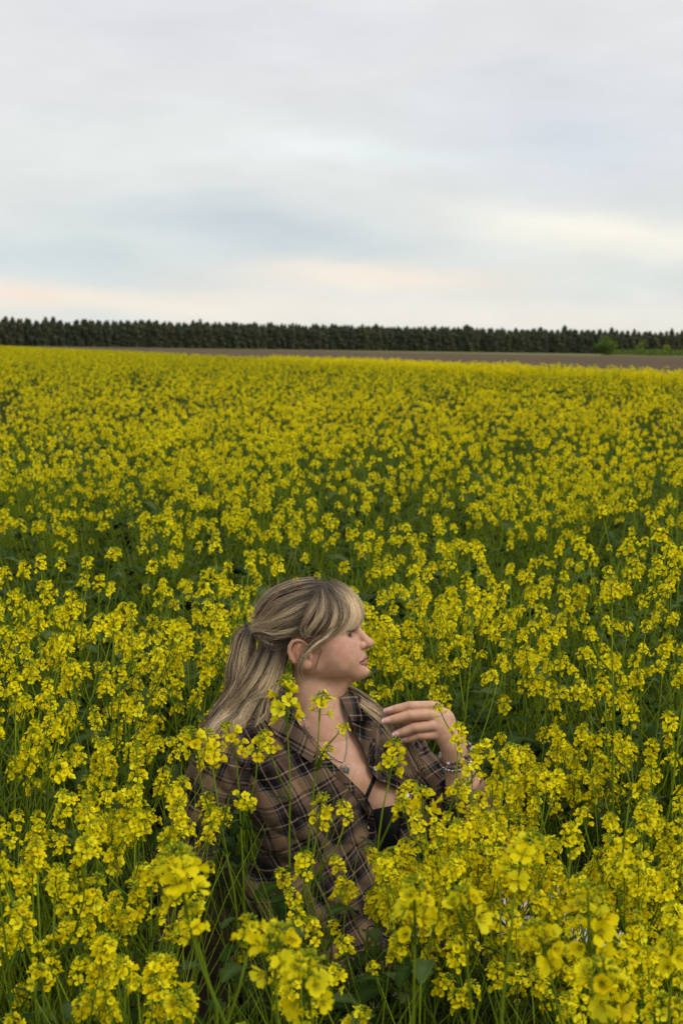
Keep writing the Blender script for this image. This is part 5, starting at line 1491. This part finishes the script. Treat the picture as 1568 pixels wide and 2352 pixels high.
hero([[(1062, 2000, 2.6), (1052, 1880, 2.6), (1046, 1780, 2.6), (1050, 1735, 2.6)], [(1052, 1860, 2.6), (1078, 1800, 2.58), (1100, 1760, 2.58)]],
     'mustard plant flowering before the braceleted wrist', seed=7, hs=[0.8, 1.0])
hero([[(1085, 2000, 2.65), (1082, 1850, 2.65), (1062, 1740, 2.65), (1030, 1668, 2.65), (1018, 1650, 2.65)]],
     'slender bent mustard stem crossing the back of the raised hand', seed=8, hs=[(0.62, SML)], leaves=2)
hero([[(1000, 2080, 2.5), (985, 1980, 2.5), (975, 1900, 2.5)], [(985, 1990, 2.5), (1020, 1900, 2.48), (1030, 1868, 2.48)], [(980, 1960, 2.5), (945, 1920, 2.5), (935, 1890, 2.5)]],
     'full mustard plant below the woman\'s raised forearm', seed=9, hs=[1.2, 1.1, 1.0])
FG = [((432, 2110), 1.42, (500, 2300), 1.35, 'out of focus mustard plant near the bottom, left of the shirt hem'),
      ((455, 2170), 1.44, (520, 2330), 0.8, 'small blurred mustard head just under a larger one at lower left'),
      ((632, 2245), 1.36, (640, 2345), 1.25, 'large blurred mustard head at the bottom, left of the centre'),
      ((712, 2320), 1.33, (720, 2360), 1.3, 'very near blurred mustard head cut by the bottom edge'),
      ((570, 2185), 1.5, (520, 2330), 0.85, 'half blurred mustard head leaning left near the bottom'),
      ((952, 2170), 1.44, (948, 2340), 1.15, 'blurred mustard head in front of the shirt hem'),
      ((1068, 2160), 1.42, (1085, 2340), 1.25, 'blurred mustard head at the bottom before the skirt\'s left end'),
      ((1182, 2045), 1.52, (1150, 2300), 1.15, 'tallest blurred mustard head before the patterned skirt'),
      ((1262, 2230), 1.45, (1300, 2345), 1.15, 'blurred mustard head below the patterned skirt'),
      ((1355, 2215), 1.42, (1370, 2345), 1.35, 'large blurred mustard head at lower right, upper of two'),
      ((1385, 2310), 1.34, (1400, 2350), 1.35, 'large blurred mustard head at lower right, lower of two'),
      ((1540, 2255), 1.5, (1530, 2345), 1.1, 'blurred mustard head close to the lower right corner'),
      ((428, 2325), 1.5, (440, 2350), 0.9, 'blurred mustard head at the bottom edge, left part')]
for i, ((u, v), d, (bu, bv), s, lab) in enumerate(FG):
    d += 0.22; hero([[(bu, bv + 60, d + 0.04), (bu * 0.5 + u * 0.5, (bv + v) / 2 + 30, d + 0.02), (u, v, d)]], lab, 'blurred mustard plants nearest the camera', seed=20 + i, hs=[s * 1.05], leaves=3)
N_HERO = 9 + len(FG)

# ---- the 300 plants that show largest are objects of their own
def zone(p):
    u, v, d = vproj(np.array([(p[0], p[1], PROT[p[4]][3] * p[2])])); u = u[0]; v = v[0]
    if d < 2.3: return 'low in front of the woman' if 480 < u < 1050 else 'in the lower left foreground' if u <= 480 else 'in the lower right foreground'
    if d < 3.6: return 'close around the woman' if 480 < u < 1080 else 'beside the woman at left' if u <= 480 else 'beside the woman at right'
    return 'behind the woman\'s head' if 520 < u < 900 else 'behind her at left' if u <= 520 else 'behind her at right'
words_n = {1: 'one', 2: 'two', 3: 'three', 4: 'four', 5: 'five', 6: 'six', 7: 'seven', 8: 'eight', 9: 'nine', 10: 'ten', 11: 'eleven', 12: 'twelve'}
ind = vis[:300 - N_HERO]; rest += vis[300 - N_HERO:]
ORD = ['leftmost', 'second from left', 'third from left', 'fourth from left', 'fifth from left', 'sixth from left', 'seventh from left', 'eighth from left', 'ninth from left', 'tenth from left', 'eleventh from left', 'twelfth from left', 'thirteenth from left', 'fourteenth from left', 'fifteenth from left', 'sixteenth from left', 'seventeenth from left', 'eighteenth from left']
def plain(p):
    H = PROT[p[4]][3] * p[2]; hgt = 'tall' if H > 0.76 else 'short' if H < 0.66 else 'medium'
    return f'{hgt} mustard plant with {words_n.get(len(PROT[p[4]][2]), "many")} flower heads, {zone(p)}'
bucket = {}
for p in ind: bucket.setdefault(plain(p), []).append(p)
LAB = {}
for k_, ps in bucket.items():
    ps.sort(key=lambda p: view((p[0], p[1], 0.5))[0])
    for j_, p in enumerate(ps): LAB[p] = k_ if len(ps) == 1 else k_ + ', ' + ORD[min(j_, 17)]
for x_, y_, sc_, rz, pid in ind:
    sm, lm, hl, H = PROT[pid]; zn = zone((x_, y_, sc_, rz, pid))
    o = bpy.data.objects.new('mustard_plant', None); col.objects.link(o)
    o.location = (x_, y_, 0); o.scale = (sc_,) * 3; o.rotation_euler = (0, 0, rz)
    tag(o, LAB[(x_, y_, sc_, rz, pid)], 'flowering plant', 'mustard plants ' + zn)
    for me_, nm in ((sm, 'stem'), (lm, 'foliage')):
        c_ = bpy.data.objects.new(nm, me_); col.objects.link(c_); c_.parent = o
    for p, R3, hi, s in hl:
        c_ = bpy.data.objects.new('flower_head', HEADME[hi]); col.objects.link(c_); c_.parent = o; c_.matrix_local = Matrix(mat4(p, R3, s * min(1.6, max(1.0, 1 / sc_))).tolist())

# ---- everything farther: one mass, drawn by instancing whole plants and squares of crop
models = bpy.data.collections.new('crop_models')
def add_model(me, i):
    o = bpy.data.objects.new('crop_model_%03d' % i, me); models.objects.link(o)
mi_n = 0
for i in range(NP): add_model(whole_plant(i, 2), mi_n); mi_n += 1
for i in range(NP): add_model(whole_plant(i, 1), mi_n); mi_n += 1
for i in range(6): add_model(patch(3000 + i, 1.5, 11), mi_n); mi_n += 1
for i in range(3): add_model(patch(3100 + i, 1.5, 4), mi_n); mi_n += 1
for i in range(3): add_model(patch(3200 + i, 1.5, 46, True), mi_n); mi_n += 1
PTS, SCL, ROT, PID = [], [], [], []
def put(x_, y_, s, rz, i): PTS.append((x_, y_, 0)); SCL.append(s); ROT.append((rs.normal(0, 0.03), rs.normal(0, 0.03), rz)); PID.append(i)
for x_, y_, sc_, rz, pid in rest: put(x_, y_, sc_, rz, pid)
for x_, y_, sc_, rz, pid in fill(9.0, 20.0, 7.5): put(x_, y_, sc_, rz, NP + pid)
y_ = 20.0
while y_ < 420:
    half = 0.24 * y_ * 1.3 + 2; st = 1.36; x_ = -half
    while x_ < half:
        if y_ < edge_y(x_) - 0.6:
            dn, f = density(x_, y_); dense = edge_y(x_) - y_ < 10 and x_ > -4
            s = rs.uniform(0.94, 1.08)
            if True: put(x_ + rs.uniform(-0.2, 0.2), y_ + rs.uniform(-0.2, 0.2), s, rs.choice([0, 1.571, 3.142, 4.712]) + rs.normal(0, 0.1), 2 * NP + (9 + int(rs.integers(3)) if dense else int(rs.integers(6)) if (dense or rs.random() < dn * 0.95) else 6 + int(rs.integers(3))))
        x_ += st
    y_ += st * (1 if y_ < 150 else 1.15)
for _ in range(420):                                       # strays beyond the crop's ragged edge
    x_ = rs.uniform(-60, 24); y_ = edge_y(x_) + rs.exponential(2.5); put(x_, y_, rs.uniform(0.5, 1.1), rs.uniform(0, 6.28), NP + int(rs.integers(NP)))
def instancer(name, P, S, Rt, I, coll, label, cat):
    me = bpy.data.meshes.new(name); me.from_pydata([tuple(p) for p in P], [], [])
    for nm, ty, arr in (('inst_scale', 'FLOAT', S), ('inst_id', 'INT', I)):
        a = me.attributes.new(nm, ty, 'POINT'); a.data.foreach_set('value', np.array(arr, np.int32 if ty == 'INT' else np.float32))
    a = me.attributes.new('inst_rot', 'FLOAT_VECTOR', 'POINT'); a.data.foreach_set('vector', np.array(Rt, np.float32).ravel())
    o = link(name, me); tag(o, label, cat, kind='stuff')
    ng = bpy.data.node_groups.new(name + '_nodes', 'GeometryNodeTree')
    ng.interface.new_socket('Geometry', in_out='INPUT', socket_type='NodeSocketGeometry'); ng.interface.new_socket('Geometry', in_out='OUTPUT', socket_type='NodeSocketGeometry')
    N = ng.nodes; Lk = ng.links
    gi = N.new('NodeGroupInput'); go = N.new('NodeGroupOutput'); ip = N.new('GeometryNodeInstanceOnPoints'); ci = N.new('GeometryNodeCollectionInfo')
    ci.inputs['Collection'].default_value = coll; ci.inputs['Separate Children'].default_value = True; ci.inputs['Reset Children'].default_value = True
    def attr(nm, ty):
        n_ = N.new('GeometryNodeInputNamedAttribute'); n_.data_type = ty; n_.inputs['Name'].default_value = nm
        return [s_ for s_ in n_.outputs if s_.enabled and s_.name == 'Attribute'][0]
    Lk.new(gi.outputs[0], ip.inputs['Points']); Lk.new(ci.outputs[0], ip.inputs['Instance']); ip.inputs['Pick Instance'].default_value = True
    Lk.new(attr('inst_id', 'INT'), ip.inputs['Instance Index']); Lk.new(attr('inst_scale', 'FLOAT'), ip.inputs['Scale'])
    e2r = N.new('FunctionNodeEulerToRotation'); Lk.new(attr('inst_rot', 'FLOAT_VECTOR'), e2r.inputs[0]); Lk.new(e2r.outputs[0], ip.inputs['Rotation'])
    Lk.new(ip.outputs[0], go.inputs[0])
    md = o.modifiers.new('scatter', 'NODES'); md.node_group = ng
    return o
instancer('mustard_field', PTS, SCL, ROT, PID, models, 'dense yellow mustard crop stretching away behind the nearest plants', 'crop')
# broad low leaves between the stems
leafc = bpy.data.collections.new('leaf_models')
for i in range(6): leafc.objects.link(bpy.data.objects.new('leaf_model_%03d' % i, rosette(4000 + i, 12)))
def weeds(seed):
    r = np.random.default_rng(seed); mb = MB()
    for i in range(26):
        th = r.uniform(0, 6.28); L = r.uniform(0.15, 0.58); p = np.array([r.normal(0, 0.05), r.normal(0, 0.05), 0])
        d = np.array([math.cos(th), math.sin(th), 0]); q = np.linspace(0, 1, 5)[:, None]
        mb.tube(p + q * np.array([0, 0, L]) + d * q ** 2 * L * r.uniform(0.1, 0.5), [0.0022, 0.002, 0.0016, 0.001, 0.0003], 0, 3, r.uniform(0.3, 0.9))
    return mb.mesh('weeds', PM)
for i in range(3): leafc.objects.link(bpy.data.objects.new('leaf_model_%03d' % (6 + i), weeds(4100 + i)))
for i in range(3): leafc.objects.link(bpy.data.objects.new('leaf_model_%03d' % (9 + i), rosette(4200 + i, 12, True)))
P, S, Rt, I = [], [], [], []
for y0, y1, per in ((1.2, 3.0, 120), (3.0, 5.0, 60), (5.0, 11.0, 50), (11.0, 20.0, 24)):
    area = 0.24 * (y1 ** 2 - y0 ** 2) * 1.45
    for _ in range(int(area * per)):
        y_ = math.sqrt(rs.uniform(y0 ** 2, y1 ** 2)); half = 0.24 * y_ * 1.3 + 0.25; x_ = rs.uniform(-half, half)
        if y_ > edge_y(x_): continue
        s = rs.uniform(0.7, 1.15) * (1.15 if density(x_, y_)[1] < 0.7 else 1.0)
        if 2.2 < y_ < 4.0:
            pts = np.array([(x_ + a * 0.1, y_ + b_ * 0.1, z) for a in (-1, 0, 1) for b_ in (-1, 0, 1) for z in (0.05, 0.2, 0.36)])
            if not clear_of_woman(pts, 2): continue
        P.append((x_, y_, 0)); S.append(s); Rt.append((0, 0, rs.uniform(0, 6.28))); I.append(int(rs.choice(9, p=[0.07] * 6 + [0.58 / 3] * 3))); I[-1] = 9 + I[-1] % 3 if (y_ < 3.0 and I[-1] < 6) else I[-1]
instancer('undergrowth', P, S, Rt, I, leafc, 'broad green leaves and thin weeds between the mustard stems', 'undergrowth')
print('PLANTS', len(near), len(vis), len(PTS), 'farthest single', ind[-1][1] if ind else None)
